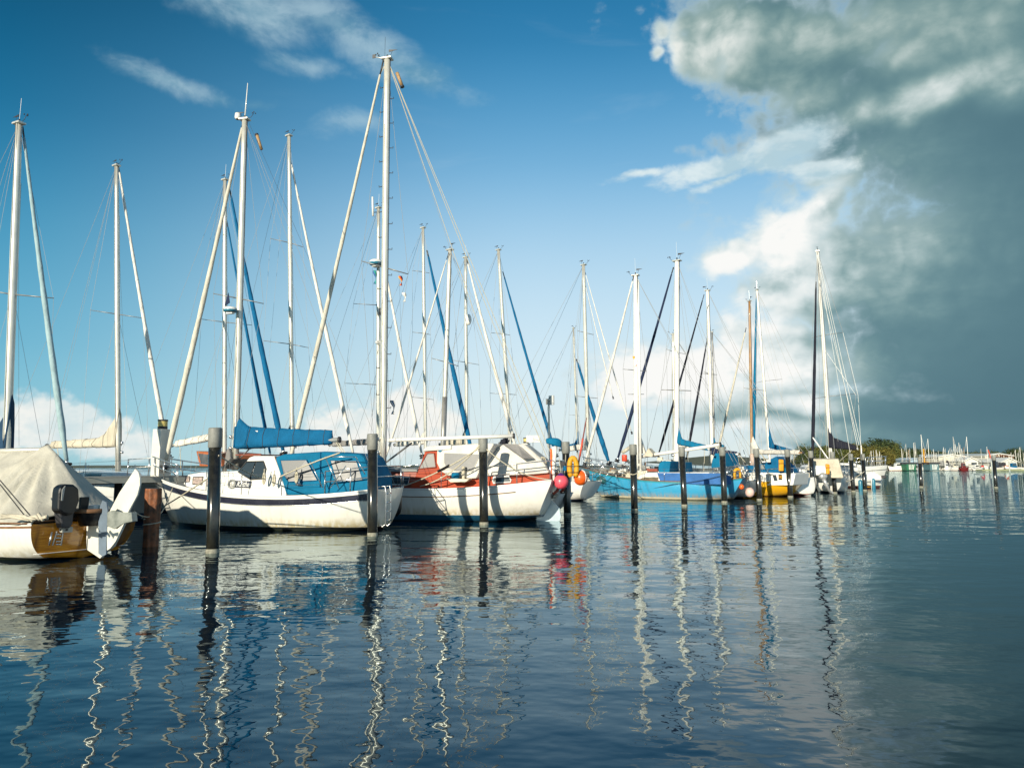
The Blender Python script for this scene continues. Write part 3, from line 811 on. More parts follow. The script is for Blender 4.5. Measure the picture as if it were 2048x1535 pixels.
# ------------------------------------------------------------------ the general yacht for the rows behind
def yacht(name, label, mast, head, tack=None, group=None, spr=(), boom=None, cover=None, cov_h=(0.42, 0.2), bib=0.7,
          L=None, B=None, fb=(0.95, 0.85, 1.25), hull=None, drops=(0,), bands=None, genoa=None, gw=0.13, gtop=None, mastmat=None,
          mw=None, hood=None, cabin=True, rudder=False, deck=None, mf=0.40, kind=0, cat='sailboat', cabh=0.42, back=True, extra=None,
          mats_tr=None, wheel=None, so=0.5, tw=0.72, bibw=0.2, face=1):
    (bx, by), (tx, ty), wpx, Z = mast
    a = R(head); hd = Vector((math.cos(a), math.sin(a), 0))
    wb, wt = at(bx, by, Z), at(tx, ty, Z)
    # temporary frame at the mast foot to find where the tack stands on the centreline
    tf = Frame(None, wb, a)
    if tack:
        tk = tf.pl(tack[0], tack[1], 0.0)
        J = min(5.2, max(2.2, tk.x + 0.25))
        if L is None: L = min(13, max(6.5, J / mf))
        xm = L / 2 - J
    else:
        if L is None: L = 9
        xm = L / 2 - mf * L
    o = wb - hd * xm
    root = empty(name, (o.x, o.y, 0), a, label, cat, group)
    fr = Frame(root, o, a)
    B = B or L * 0.32
    h = Hull(L, B, fb, tw=tw, so=so, bo=L * 0.13)
    hm = hull or hullmat('hull_white', (0.80, 0.79, 0.74), (0.03, 0.05, 0.12), 0.08)
    h.mesh((list(bands) if bands else []) + [hm], drops).build('hull', root)
    h.transom(hm).build('transom', root)
    h.deck(deck or DECKB).build('deck', root)
    h.rail(WHITE if not mats_tr else mats_tr, 0.02).build('toe_rail', root)
    ct = h.zs(0.55) - 0.02
    if cabin:
        xf, xa = L * 0.30, -L * 0.10
        sd = Side(B * 0.33, ct, 0.25, xa, xf, B * 0.17)
        poly = [(xa, ct - 0.05), (xf, ct - 0.02), (xf - 0.45, ct + cabh * 0.8), (xa, ct + cabh)]
        cb = house(poly, sd, WHITE, 'coachroof', root)
        for i in range(3):
            x0 = xa + 0.3 + i * (xf - xa - 1.0) / 3; x1 = x0 + (xf - xa - 1.0) / 3 - 0.2
            side_panel([(x0, ct + cabh * 0.3), (x1, ct + cabh * 0.3), (x1 - 0.03, ct + cabh * 0.68), (x0 + 0.03, ct + cabh * 0.7)], sd, GLASS, 'window', cb)
        cz = ct + cabh
    else: cz = ct + 0.05
    foot = fr.loc(wb); top = fr.loc(wt)
    foot.z = min(foot.z, cz)
    foot.y *= 1; k = (foot - top)
    w = (mw or wpx / F * Z)
    mo = make_mast(fr, (foot.x, foot.y, cz - 0.05), top, w, mastmat or ALU, kind=kind, face=face)
    for (lx, ly, rx, ry) in spr:
        A = fr.loc(at(lx, ly, Z)); C = fr.loc(at(rx, ry, Z))
        c = lerp(A, C, 0.5); t = (c.z - foot.z) / (top.z - foot.z); c = lerp(foot, top, t)
        spreader(fr, A, c, C, r=max(0.02, w * 0.14), parent=mo)
    # rigging
    hb = h.sheer(foot.x - 0.1, 1, 0.05); hc = h.sheer(foot.x - 0.1, -1, 0.05)
    tips = [(fr.loc(at(l, m_, Z)), fr.loc(at(r_, q, Z))) for (l, m_, r_, q) in spr]
    tips.sort(key=lambda q: q[0].z)
    rr = max(0.005, Z * 0.00022)
    for sidx, deckp in ((0, None), (1, None)):
        chain = [top]
        for tp in reversed(tips): chain.append(tp[sidx])
        # choose deck point on the same side as the spreader tip
        if tips: deckp = hb if tips[0][sidx].y > foot.y else hc
        else: deckp = hb if sidx == 0 else hc
        chain.append(deckp)
        MB().tube(chain, rr, WIRE, 4).build('shroud', root)
        if tips: stay(fr, lerp(foot, top, (tips[0][0].z - foot.z) / (top.z - foot.z)), deckp + Vector((0.15, 0, 0)), rr, 'lower_shroud')
    if back:
        for sg in (1, -1):
            stay(fr, top, h.sheer(-L / 2 + 0.1, sg, 0.3), rr, 'backstay')
    stay(fr, lerp(foot, top, 0.92), (foot.x + 0.05, foot.y + w * 0.5 + .15, cz + 1.2), rr * 0.8, 'halyard', ROPE)
    if tack:
        tk = fr.pl(tack[0], tack[1], 0.0)
        gt = lerp(foot, top, 0.97) if gtop is None else fr.pl(gtop[0], gtop[1], 0.0)
        if genoa: furled(fr, gt, tk, gw, genoa, seed=int(bx))
        else: stay(fr, gt, tk, rr * 1.2, 'forestay')
        stay(fr, top, gt, rr, 'masthead_stay')
        bowp = h.sheer(L / 2 - 0.08, 1); bowp.y = 0
        stay(fr, tk, bowp, 0.014, 'tack_strop', STEEL)
    if boom:
        (mx, my, ex, ey) = boom
        m_ = fr.loc(at(mx, my, Z)); e_ = fr.pl(ex, ey, 0.0)
        if abs(e_.x - m_.x) > 5.5 or e_.x > m_.x + 1 or abs(e_.z - m_.z) > 1.2: e_ = fr.loc(at(ex, ey, Z - 0.5))
        covered_boom(fr, m_, e_, cov_h[0], cov_h[1], 0.17, cover, boom=mastmat or ALU, bib=bib, seed=int(mx), bibw=bibw)
        stay(fr, lerp(m_, e_, 0.95), top, rr * 0.8, 'topping_lift')
        stay(fr, lerp(m_, e_, 0.85), (lerp(m_, e_, 0.8).x, 0, cz + 0.2), 0.015, 'mainsheet', ROPE)
    pulpit(fr, h, L / 2 - 1.3)
    pushpit(fr, h, -L / 2 + 1.1)
    lifelines(fr, h, -L / 2 + 1.1, L / 2 - 1.3, 6)
    if hood:
        hx = -L * 0.10
        hp = [(hx - 0.9, cz - 0.1), (hx + 0.55, cz - 0.05), (hx + 0.25, cz + 0.5), (hx - 0.15, cz + 0.66), (hx - 0.9, cz + 0.62)]
        hs = Side(B * 0.34, cz, 0.25)
        ho = house(hp, hs, hood, 'spray_hood', root, 0.08)
        side_panel([(hx - 0.65, cz + 0.12), (hx + 0.25, cz + 0.12), (hx + 0.1, cz + 0.42), (hx - 0.65, cz + 0.45)], hs, CLEARW, 'window', ho)
    fr.h = h; fr.mast = mo; fr.cz = cz; fr.top = top; fr.foot = foot; fr.Z = Z
    return fr
# ================================================================== the white cabin yacht in front
KS, KB = at(781, 990, 21.0), at(306, 960, 22.8)
kd = (KB - KS); kd.z = 0; KL = kd.length; ka = math.atan2(kd.y, kd.x)
ko = (KS + KB) / 2
K = Frame(empty('cabin_yacht', (ko.x, ko.y, 0), ka, 'white yacht with blue cockpit tent, navy stripe and script name board', 'sailboat'), ko, ka)
kr = K.root
kh = Hull(KL, 2.75, (1.17, 0.98, 1.52), tw=0.73, so=0.25, bo=1.15, zt=0.0, e1=0.60)
NAVYP = P('navy_gelcoat', (0.025, 0.028, 0.05), 0.28, var=0.15, vs=3, coat=0.7)
KHM = hullmat('hull_ivory', (0.78, 0.77, 0.70), (0.02, 0.024, 0.024), 0.10, stain=0.8, grime=(0.50, 0.40, 0.17))
kh.mesh([WHITE, NAVYP, KHM], (0, 0.075, 0.245)).build('hull', kr)
kh.transom(KHM).build('transom', kr)
kh.deck(DECKG, drop=0.05).build('deck', kr)
kh.rail(WHITE, 0.028).build('gunwale', kr)
kh.rail(STEEL, 0.012, drop=0.25, out=0.012).build('rubbing_strake', kr)
# low coachroof forward
z0 = kh.zs(0.6) - 0.04
c1 = Side(1.02, z0, 0.22, 0.0, K.xz(352, 960)[0], 0.42)
tr_poly = K.poly([(352, 968), (359, 949), (392, 944), (480, 941), (480, 996), (400, 996)], 0.8)
trunk = house(tr_poly, c1, WHITE, 'coachroof', kr, 0.03)
CURT = P('curtain_behind_glass', (0.55, 0.42, 0.36), 0.5, var=0.25, vs=14, coat=1.0)
for pts in ([(355, 953), (366, 952.5), (366.5, 963), (356, 964)], [(374, 954), (397, 953), (397, 969), (375, 968)], [(406, 955), (437, 955), (437, 972), (407, 971)]):
    side_panel(K.poly(pts, 0.8), c1, CURT, 'window', trunk, frame=DARK, fr=0.014)
# wheelhouse
c2 = Side(1.06, z0, 0.20)
wh_poly = K.poly([(444, 996), (447, 957), (474, 941), (494, 914), (502, 911), (545, 911), (574, 973), (577, 992)], 0.95)
wh = house(wh_poly, c2, WHITE, 'wheelhouse', kr, 0.05)
side_panel(K.poly([(489, 923), (523, 922), (529.5, 937), (528, 957), (501, 958), (475, 943)], 0.98), c2, GLASS, 'window', wh, frame=BLACK, fr=0.02)
MB().box(tuple(lerp(K.pl(493, 913, 0), K.pl(548, 910, 0), 0.5) + Vector((0, 0, 0.03))), ((K.pl(493, 913, 0) - K.pl(548, 910, 0)).length * 0.9, 1.3, 0.03), MAHOG).build('roof_rail', wh)
MB().tube([(x, c2.y(x, z, 0.02), z) for x, z in K.poly([(545, 913), (574, 972)], 1.0)], 0.022, TEAK, 6).build('aft_trim', wh)
# window on the wheelhouse front
fz = K.poly([(478, 938), (493, 916)], 0)
MB().prism([(fz[0][0] + 0.10, fz[0][1] + 0.04), (fz[1][0] + 0.06, fz[1][1] - 0.02), (fz[1][0] + 0.02, fz[1][1] - 0.02), (fz[0][0] + 0.04, fz[0][1] + 0.02)], -0.75, 0.75, GLASS).build('windscreen', wh)
# name board + ring
bd = K.poly([(470, 961), (501, 962), (500, 975), (469, 974)], 1.05)
nb = side_panel(bd, c2, NAVYP, 'name_board', wh, t=0.02, sides=(1,), frame=DARK, fr=0.006)[0]
cxm = sum(p[0] for p in bd) / 4; czm = sum(p[1] for p in bd) / 4
yb = c2.y(cxm, czm, 0.026)
textobj('Käthe', 0.215, WHITE, basis((cxm, yb, czm), (-1, 0, 0), (0, -0.19, 1)), nb, shear=0.35, xs=0.84, ext=0.003)
rc_ = K.xz(463, 967.5, 1.05); yr = c2.y(rc_[0], rc_[1], 0.03)
MB().tube([(x, c2.y(x, z, 0.02), z) for x, z in K.poly([(508, 923), (500, 957)], 0.98)], 0.016, BLACK, 5).build('window_bar', wh)
rg = MB().tube([(rc_[0] + 0.115 * math.cos(a * math.pi / 10), yr, rc_[1] + 0.115 * math.sin(a * math.pi / 10)) for a in range(21)], 0.028, GREYP, 6, cap=False)
rg.tube([(rc_[0], yr - 0.02, rc_[1]), (rc_[0], yr - 0.005, rc_[1])], 0.075, WHITE, 16)
rg.build('vent_ring', wh)
# cockpit tent
c3 = Side(0.90, z0, 0.16, -KL / 2 + .5, -KL / 2 + 2.6, 1.12)
tent = house(K.poly([(548, 914), (566, 907.5), (643, 902), (712, 907), (722, 914), (737, 950), (737, 990), (577, 990)], 0.95), c3, BLUEK, 'cockpit_tent', kr, 0.09)
side_panel(K.poly([(560, 920), (610, 919), (634, 960), (580, 963), (569, 950)], 1.0), c3, CLEARW, 'window', tent, frame=BLUEC, fr=0.012)
side_panel(K.poly([(656, 920), (706, 921), (721, 961), (671, 963)], 1.0), c3, CLEARW, 'window', tent, frame=BLUEC, fr=0.012)
for xx in (640, 735):
    pts = K.poly([(xx - 4, 904), (xx, 974)], 1.0)
    MB().tube([(x, c3.y(x, z, 0.012), z) for x, z in pts], 0.012, BLUEC, 5).build('tent_seam', tent)
# mast, spreaders, boom and cover
KZ = 21.9
mb_, mt_ = K.loc(at(470, 940, KZ)), K.loc(at(489.5, 240, KZ))
km = make_mast(K, mb_, mt_, 0.205, ALU, kr, kind=0, face=-1)
MB().tube([mt_, mt_ + Vector((-0.05, 0, 1.25))], [0.024, 0.012], WHITE, 6).build('whip_aerial', km)
MB().lathe([(0, 0.2), (0.09, 0.19), (0.1, 0.05), (0.07, 0)], mt_ + Vector((0.26, 0, 0.05)), WHITE, 12).build('aerial_pod', km)
sa, sb = K.loc(at(427, 587, KZ)), K.loc(at(527, 607, KZ))
sc_ = lerp(mb_, mt_, (lerp(sa, sb, .5).z - mb_.z) / (mt_.z - mb_.z))
spreader(K, sa, sc_, sb, 0.028, parent=km)
rd = radar(K, K.loc(at(461, 622, KZ - 0.3)), 0.20, km, BLUEF)
MB().prism([(0, 0), (-0.18, 0.1), (-0.12, 0.42)], -0.01, 0.01, NAVYC).build('pennant', km, loc=tuple(K.loc(at(449, 612, KZ - .2))))
hb1, hb2 = kh.sheer(mb_.x - 0.15, 1, 0.1), kh.sheer(mb_.x - 0.15, -1, 0.1)
for tp, dk in ((sa, hb1), (sb, hb2)):
    dd_ = hb1 if tp.y > 0 else hb2
    MB().tube([mt_, tp, dd_], 0.0055, WIRE, 4).build('shroud', kr)
    stay(K, sc_, dd_ + Vector((0.25, 0, 0)), 0.0055, 'lower_shroud'); stay(K, sc_, dd_ + Vector((-0.3, 0, 0)), 0.0055, 'lower_shroud')
for sg in (1, -1): stay(K, mt_, kh.sheer(-KL / 2 + 0.1, sg, 0.35), 0.0055, 'backstay')
stay(K, mt_ + Vector((-0.1, 0, 0)), K.loc(at(630, 545, 21.6)), 0.004, 'halyard', ROPED)
roll = MB().tube([K.loc(at(514, 270, KZ)), K.loc(at(523, 299, KZ))], 0.05, ORANGE if False else P('tan_radar_reflector', (0.45, 0.28, 0.13), 0.5, var=.2, vs=9), 8)
roll.tube([K.loc(at(513, 268, KZ)), K.loc(at(514, 271, KZ))], 0.06, DARK, 8).build('radar_reflector', km)
furled(K, K.loc(at(484, 256, KZ)), K.pl(331, 925, 0), 0.175, SAILB, parent=kr, seed=4)
covered_boom(K, K.loc(at(474, 890, KZ)), K.pl(677, 879, 0), 0.62, 0.30, 0.20, BLUEC, ALU, bib=0.35, br=0.085, seed=3)
for (px, py, t_) in ((494, 865, 'x'), (512, 866, 'y')):
    p_ = K.pl(px, py, 0.215)
    MB().prism([(p_.x - .07, p_.z - .08), (p_.x + .07, p_.z - .08), (p_.x + .07, p_.z + .08), (p_.x - .07, p_.z + .08)], 0.20, 0.235, WHITE).build('sewn_patch', kr)
stay(K, K.pl(676, 884, 0), K.pl(722, 952, 0.2), 0.016, 'mainsheet', ROPE); stay(K, K.pl(672, 884, 0), K.pl(715, 952, 0.1), 0.016, 'mainsheet', ROPE)
stay(K, K.pl(674, 872, 0), mt_, 0.004, 'topping_lift')
stay(K, K.pl(500, 896, 0), lerp(mb_, mt_, 0.02), 0.02, 'kicking_strap', ALUD)
# grey cover leaning on the mast foot
gp = K.poly([(456, 938), (461, 905), (466, 893), (470, 905), (473, 938)], 0.2)
MB().prism(gp, 0.05, 0.45, GREYC).build('folded_cover', kr, bevel=0.04)
pulpit(K, kh, KL / 2 - 1.5, 0.62, 0.019)
pushpit(K, kh, -KL / 2 + 1.5, 0.66, 0.019)
lifelines(K, kh, -KL / 2 + 1.5, KL / 2 - 1.5, 5, 0.62)
# braces and the canvas frame beside the cockpit
fb_ = MB()
for a_, b_ in (((692, 931), (660, 976)), ((620, 921), (645, 975)), ((650, 913), (678, 976)), ((712, 914), (730, 948)), ((575, 944), (680, 906))):
    fb_.tube([K.pl(a_[0], a_[1], 1.26), K.pl(b_[0], b_[1], 1.26)], 0.013, STEEL, 6)
fb_.tube([K.pl(650, 913, 1.26), K.pl(712, 913, 1.26)], 0.013, STEEL, 6)
fb_.build('tent_frame', kr)
for (px, py) in ((593, 952), (528, 955), (548, 958)):
    c_ = K.pl(px, py, 1.2)
    MB().tube([c_ + Vector(((0.035 + .012 * math.sin(a * .23)) * math.cos(a * .6), 0.012 * math.sin(a * .31), -0.02 + (0.15 + .02 * math.sin(a * .17)) * math.sin(a * .6))) for a in range(60)], 0.016, ROPE, 5).tube([c_ + Vector((0, 0, .1)), c_ + Vector((.01, -.02, .26))], .014, ROPE, 5).build('rope_coil', kr)
wc = K.pl(597, 968, 1.1); MB().lathe([(0.08, 0), (0.05, .05), (0.06, .12), (.07, .15), (0, .16)], wc, STEEL, 12).lathe([(0.085, -0.02), (0.085, 0.0)], wc, DARK, 12).build('winch', kr)
# swim ladder hanging over the stern
ld = MB()
ex = -KL / 2 - 0.12
for yy in (0.35, 0.70):
    ld.tube([(ex + .3, yy, 1.22), (ex, yy, 1.26), (ex - 0.03, yy, 1.1), (ex - 0.05, yy, 0.2), (ex + 0.05, yy, 0.12), (ex + .13, yy, 0.2)], 0.018, STEEL, 6)
for zz in (0.3, 0.55, 0.8, 1.05): ld.tube([(ex - .04, 0.35, zz), (ex - .04, 0.70, zz)], 0.018, STEEL, 6)
ld.build('swim_ladder', kr)
q_ = K.pl(728, 996, 1.05)
ht = Vector(kh.point((q_.x / KL) + .5, 0.22, 1))
textobj('Käthe', 0.24, NAVYP, basis((q_.x - .12, ht.y + 0.018, q_.z), (-1, -0.10, 0), (0, 0.1, 1)), kr, shear=0.35, xs=0.84)

# ================================================================== the red cabin motor-sailer
a3 = R(180 - 15)
S3 = at(1119, 985, 23.9); L3 = 10.6
o3 = Vector((S3.x + math.cos(a3) * L3 / 2, S3.y + math.sin(a3) * L3 / 2, 0))
T = Frame(empty('motor_sailer', (o3.x, o3.y, 0), a3, 'white motor sailer with red deckhouse, white canvas tents and blue boot stripe', 'sailboat'), o3, a3)
tr = T.root
th = Hull(L3, 3.1, (1.36, 1.05, 1.6), tw=0.82, so=0.60, bo=1.6, zt=0.12, e1=0.66)
THM = hullmat('hull_white_blue_boot', (0.80, 0.77, 0.70), (0.015, 0.09, 0.16), 0.22, stain=0.7, grime=(0.46, 0.36, 0.15))
th.mesh([WHITE, WHITE, THM], (0, 0.10, 0.235)).build('hull', tr)
th.transom(THM).build('transom', tr)
th.deck(DECKB, drop=0.06).build('deck', tr)
th.rail(WHITE, 0.03).build('gunwale', tr)
th.rail(TEAK, 0.016, x0=-L3 / 2 + 1.1, drop=0.235, out=0.014).build('rubbing_strake', tr)
zt0 = th.zs(0.45) - 0.06
xa3 = -L3 / 2 + .6
d1 = Side(0.92, zt0, 0.15, xa3, xa3 + 3.6, 1.22)
fwd = house(T.poly([(740, 985), (742, 942), (833, 942), (833, 985)], 1.15), Side(1.18, zt0, 0.15), MAHOG, 'coachroof', tr, 0.03)
house(T.poly([(738, 943), (738, 935), (833, 938), (835, 943)], 1.15), Side(1.24, zt0, 0.15), GREYP, 'coachroof_lid', fwd, 0.02)
side_panel(T.poly([(760, 953), (819, 954), (816, 969), (760, 968)], 1.15), Side(1.18, zt0, 0.15), GLASS, 'window', fwd, frame=WHITE, fr=0.02)
dh = house(T.poly([(815, 985), (833, 944), (846, 902), (850, 898), (888, 898), (893, 944), (1000, 955), (1097, 946), (1097, 985)], 1.2), d1, REDP, 'deckhouse', tr, 0.03)
house(T.poly([(844, 902), (845, 897), (852, 892), (900, 889), (900, 898)], 1.2), Side(1.30, zt0, 0.15), WHITEC, 'wheelhouse_roof', dh, 0.02)
side_panel(T.poly([(851, 906), (865, 906), (869.5, 934), (836, 937)], 1.2), d1, CLEARW, 'window', dh, frame=MAHOG, fr=0.025)
side_panel(T.poly([(984, 954), (1013, 952), (1018, 960), (1017, 964), (983, 966), (982, 960)], 1.2), d1, GLASS, 'window', dh, frame=WHITE, fr=0.03)
# canvas over the wheelhouse and the after tent
d2 = Side(1.28, zt0, 0.17)
cv1 = house(T.poly([(870, 901), (874, 894), (884, 891), (960, 885), (985, 886), (972, 915), (952, 957), (925, 956), (895, 951), (880, 942), (871, 925)], 1.2), d2, WHITEC, 'wheelhouse_canvas', tr, 0.06)
side_panel(T.poly([(885, 905), (957, 908), (944, 942), (911, 942), (892, 935), (886, 925)], 1.25), d2, CLEARW, 'window', cv1, frame=WHITEC, fr=0.012)
for sg in (1, -1):
    side_panel(T.poly([(872, 901), (876, 894), (883, 893), (882, 899), (876, 904)], 1.25), Side(1.29, zt0, 0.17), BLUEK, 'corner_patch', cv1, sides=(sg,))
d3 = Side(0.98, zt0, 0.42, xa3, xa3 + 3.0, 1.26)
cv2 = house(T.poly([(936, 956), (955, 940), (977, 902), (993, 886), (1037, 886), (1072, 915), (1084, 931), (1093, 946), (1060, 949), (1036, 950), (990, 952)], 1.2), d3, WHITEC, 'cockpit_tent', tr, 0.08)
pp = [T.pl(*q) for q in ((1003, 889, 0), (1036, 888, 0), (1070, 917, 0), (1047, 917, 0))]
# grey window let into the sloping top
vs = []
for (px, py, cc) in ((1006, 889, 0.72), (1036, 889, 0.62), (1068, 917, 0.72), (1045, 917, 0.95)):
    p = T.pl(px, py, cc); vs.append(p)
MB().add([v + Vector((0, 0.03, 0.02)) for v in vs] + [v + Vector((0, 0.015, 0.005)) for v in vs], [(0, 1, 2, 3), (7, 6, 5, 4), (0, 4, 5, 1), (1, 5, 6, 2), (2, 6, 7, 3), (3, 7, 4, 0)], GREYC).build('window', cv2)
# mast with steps, long boom
TZ = 24.9
ma, mtp = T.loc(at(765, 958, TZ)), T.loc(at(774.5, 119, TZ))
tm = make_mast(T, ma, mtp, 0.255, ALU, tr, kind=0, taper=0.9, face=1)
for i in range(26):
    q = lerp(ma, mtp, 0.16 + 0.8 * i / 26)
    sg = 1 if i % 2 else -1
    MB().tube([q + Vector((sg * .10, 0, 0.02)), q + Vector((sg * .27, 0, 0.0)), q + Vector((sg * .27, 0, 0.06))], 0.014, DARK, 5).build('mast_step', tm)
ta, tb = T.loc(at(723, 522, TZ)), T.loc(at(816, 548, TZ))
tc_ = lerp(ma, mtp, (lerp(ta, tb, .5).z - ma.z) / (mtp.z - ma.z))
spreader(T, ta, tc_, tb, 0.035, parent=tm)
for px in (745,): MB().box(T.loc(at(748, 113, TZ)), (0.12, 0.02, 0.14), DARK).tube([T.loc(at(749, 114, TZ)), mtp], 0.016, ALU, 5).tube([mtp + Vector((0.1, 0, 0)), mtp + Vector((0.1, 0, 0.9))], 0.006, DARK, 4).build('wind_transducer', tm)
h1_, h2_ = th.sheer(ma.x - 0.2, 1, 0.08), th.sheer(ma.x - 0.2, -1, 0.08)
for tp in (ta, tb):
    dk = h1_ if tp.y > 0 else h2_
    MB().tube([mtp, tp, dk], 0.007, WIRE, 4).build('shroud', tr)
    stay(T, tc_, dk + Vector((.4, 0, 0)), 0.006, 'lower_shroud'); stay(T, tc_, dk + Vector((-.5, 0, 0)), 0.006, 'lower_shroud')
for (px, py) in ((1052, 925), (1110, 955), (1120, 950)):
    stay(T, mtp, T.pl(px, py, 0.0 if px < 1100 else (0.6 if px > 1115 else -0.6)), 0.011, 'backstay', ROPE)
rr_ = MB().tube([T.loc(at(794, 146, TZ)), T.loc(at(804, 172, TZ))], 0.065, MATS['tan_radar_reflector'], 8).tube([T.loc(at(804, 172, TZ)), T.loc(at(805, 175, TZ))], 0.08, DARK, 8)
rr_.build('radar_reflector', tm)
furled(T, T.loc(at(760, 150, TZ)), T.pl(578, 930, 0), 0.175, SAILB, parent=tr, seed=9)
stay(T, mtp, T.loc(at(760, 150, TZ)), 0.02, 'halyard', ROPE)
covered_boom(T, T.loc(at(777, 880, TZ)), T.pl(1026, 871.5, 0), .1, .1, .1, None, ALUW, br=0.085)
stay(T, T.pl(1024, 868, 0), mtp, 0.005, 'topping_lift')
stay(T, T.pl(824, 885, 0), T.pl(771, 925, 0), 0.035, 'kicking_strap', ALUD)
# flags on the flag halyards
def flag(fr, px, py, Y, w, h, cols, parent, name='flag'):
    c = fr.loc(at(px, py, Y))
    n = len(cols)
    mb = MB()
    for i, m in enumerate(cols):
        vs = []
        for a in range(7):
            u = a / 6
            for v in (i / n, (i + 1) / n):
                vs.append(c + Vector((-w * (1 - v) * 0.55 * math.sin(u * 2.4) + 0.02 * math.sin(u * 9 + v * 3), 0.05 * math.sin(u * 7 + v * 2), -h * u + w * v * .1)) + Vector((-w * v * 0.9, 0, -0.18 * w * v)))
        mb.add(vs, [(2 * a, 2 * a + 2, 2 * a + 3, 2 * a + 1) for a in range(6)], m, True)
    return mb.build(name, parent, solid=0.006)
GOLD = P('flag_gold', (0.75, 0.42, 0.04), 0.8, var=0.05)
FBLK = P('flag_black', (0.015, 0.015, 0.018), 0.8, var=0.05)
FGRN = P('flag_green', (0.02, 0.30, 0.25), 0.8, var=0.05)
FWHT = P('flag_white', (0.8, 0.78, 0.72), 0.8, var=0.05)
FBLU = P('flag_blue', (0.05, 0.14, 0.35), 0.8, var=0.05)
flag(T, 797, 552, TZ, 0.16, 0.36, [GOLD, RED2, FBLK], tr)
flag(T, 804, 585, TZ, 0.16, 0.34, [FWHT, FWHT], tr)
flag(T, 746, 541, TZ, 0.14, 0.5, [FBLU, FGRN], tr)
stay(T, T.loc(at(798, 546, TZ)), T.pl(812, 950, -1.2), 0.003, 'flag_halyard', ROPED)
stay(T, T.loc(at(745, 536, TZ)), T.pl(752, 950, 1.2), 0.003, 'flag_halyard', ROPED)
flag(T, 780, 800, TZ + .4, 0.2, 0.5, [FBLU, FWHT, FBLU, FWHT], tr)
lifelines(T, th, -L3 / 2 + 2.3, L3 / 2 - 1.6, 6, 0.62)
pulpit(T, th, L3 / 2 - 1.6, 0.62)
pushpit(T, th, -L3 / 2 + 2.2, 0.64, 0.02)
# winch under a blue cover on its bracket, port side
wp = T.pl(911, 958, 1.42)
MB().prism(T.poly([(896, 956), (943, 957), (936, 963), (905, 964)], 1.3), 1.15, 1.5, CREAM).build('winch_shelf', tr, bevel=0.015)
MB().lathe([(0.001, .27), (0.10, .27), (0.135, .23), (0.14, .14), (0.125, .13), (0.13, .02), (0.11, .0)], T.pl(911, 961, 1.35), BLUEK, 16).build('winch_cover', tr)
cpst = MB().tube([T.pl(927, 965, 1.3), T.pl(927, 932, 1.3)], 0.05, CREAM, 10)
for q in range(6): cpst.tube([T.pl(927, 932, 1.3) + Vector((0.055 * math.cos(a), 0.055 * math.sin(a) , -0.02 - q * .045 - a * .006)) for a in [x * .7 for x in range(10)]], 0.014, ROPE, 5)
cpst.build('mooring_post', tr)
# transom name plate + brackets
tx = -L3 / 2
def on_transom(h, z, y, off=0.0):
    # point on the raked stern at height z
    best = min((h.point(0, q / 60, 1) for q in range(61)), key=lambda p: abs(p[2] - z))
    bulge = 0.05 * (1 - (y / max(.2, best[1])) ** 2) if abs(best[1]) > abs(y) else 0
    return Vector((best[0] - bulge - off, y, z))
zc = 0.82
n1 = on_transom(th, zc, 0.12, 0.03); n2 = on_transom(th, zc + .1, 0.12, 0.03); up_ = (n2 - n1).normalized()
pl_ = MB(); M_ = basis(n1, (0, -1, 0), up_)
vs = [M_ @ Vector((x, y, z)) for z in (0, .02) for x, y in ((-.34, -.05), (-.30, -.075), (.30, -.075), (.34, -.05), (.34, .05), (.30, .075), (-.30, .075), (-.34, .05))]
pl_.add(vs, [tuple(range(8)), tuple(range(15, 7, -1))] + [(i, i + 8, (i + 1) % 8 + 8, (i + 1) % 8) for i in range(8)], BLACK)
plo = pl_.build('name_plate', tr)
textobj('LARGO', 0.13, CREAM, basis(n1 + (M_.to_3x3() @ Vector((0, 0, 0.025))), (0, -1, 0), up_), plo, xs=1.15)
for yy in (0.52, -0.55):
    b_ = MB(); 
    b_.tube([on_transom(th, 1.26, yy * .75, .05), on_transom(th, 1.15, yy * .95, .12), on_transom(th, 1.0, yy * 1.0, .12), on_transom(th, 0.92, yy * 1.25, .06)], 0.05, MAHOG, 6)
    b_.build('stern_bracket', tr)
# rudder blade standing aft
MB().prism([(tx + .6, 0.6), (tx + 0.25, 0.66), (tx + .0, .42), (tx - 0.05, 0.12), (tx + .1, -0.2), (tx + .9, -.3)], -0.03, 0.03, P('pale_blue_paint', (0.40, 0.50, 0.56), .4, var=.1)).build('rudder', tr)

# things hung on the stern rail of the motor sailer: each is a thing of its own
def w(px, py, Y): return at(px, py, Y)
def top_thing(mb, name, label, cat, origin, group=None, bevel=0.0):
    o = Vector(origin)
    mb.v = [tuple(Vector(v) - o) for v in mb.v]
    ob = mb.build(name, None, bevel, loc=o)
    return tag(ob, label, cat, group)
p = w(1122, 963, 23.0)
bf = empty('ball_fender', p, 0, 'pink ball fender hanging over the stern of the red cabin boat', 'fender', 'ball fenders')
MB().ball((0, 0, 0), 0.235, PINK, 24, 16).build('ball', bf)
MB().lathe([(0.0, 0.29), (0.05, .28), (0.07, 0.25), (0.12, 0.21), (0.15, 0.17)], (0, 0, 0), P('purple_vinyl', (.08, .02, .16), .4), 16).build('fender_neck', bf)
MB().tube([(0, 0, .28), (-0.05, 0.1, .75)], .012, ROPE, 5).build('lanyard', bf)
p = w(1161, 954, 23.6)
ob_ = empty('ball_fender', p, 0, 'orange ball buoy strapped outside the stern rail right of the yellow lifebuoy cover', 'fender', 'ball fenders')
MB().ball((0, 0, -0.02), 0.235, ORANGE, 20, 14, (1, 1, 1.05)).build('ball', ob_)
st_ = MB()
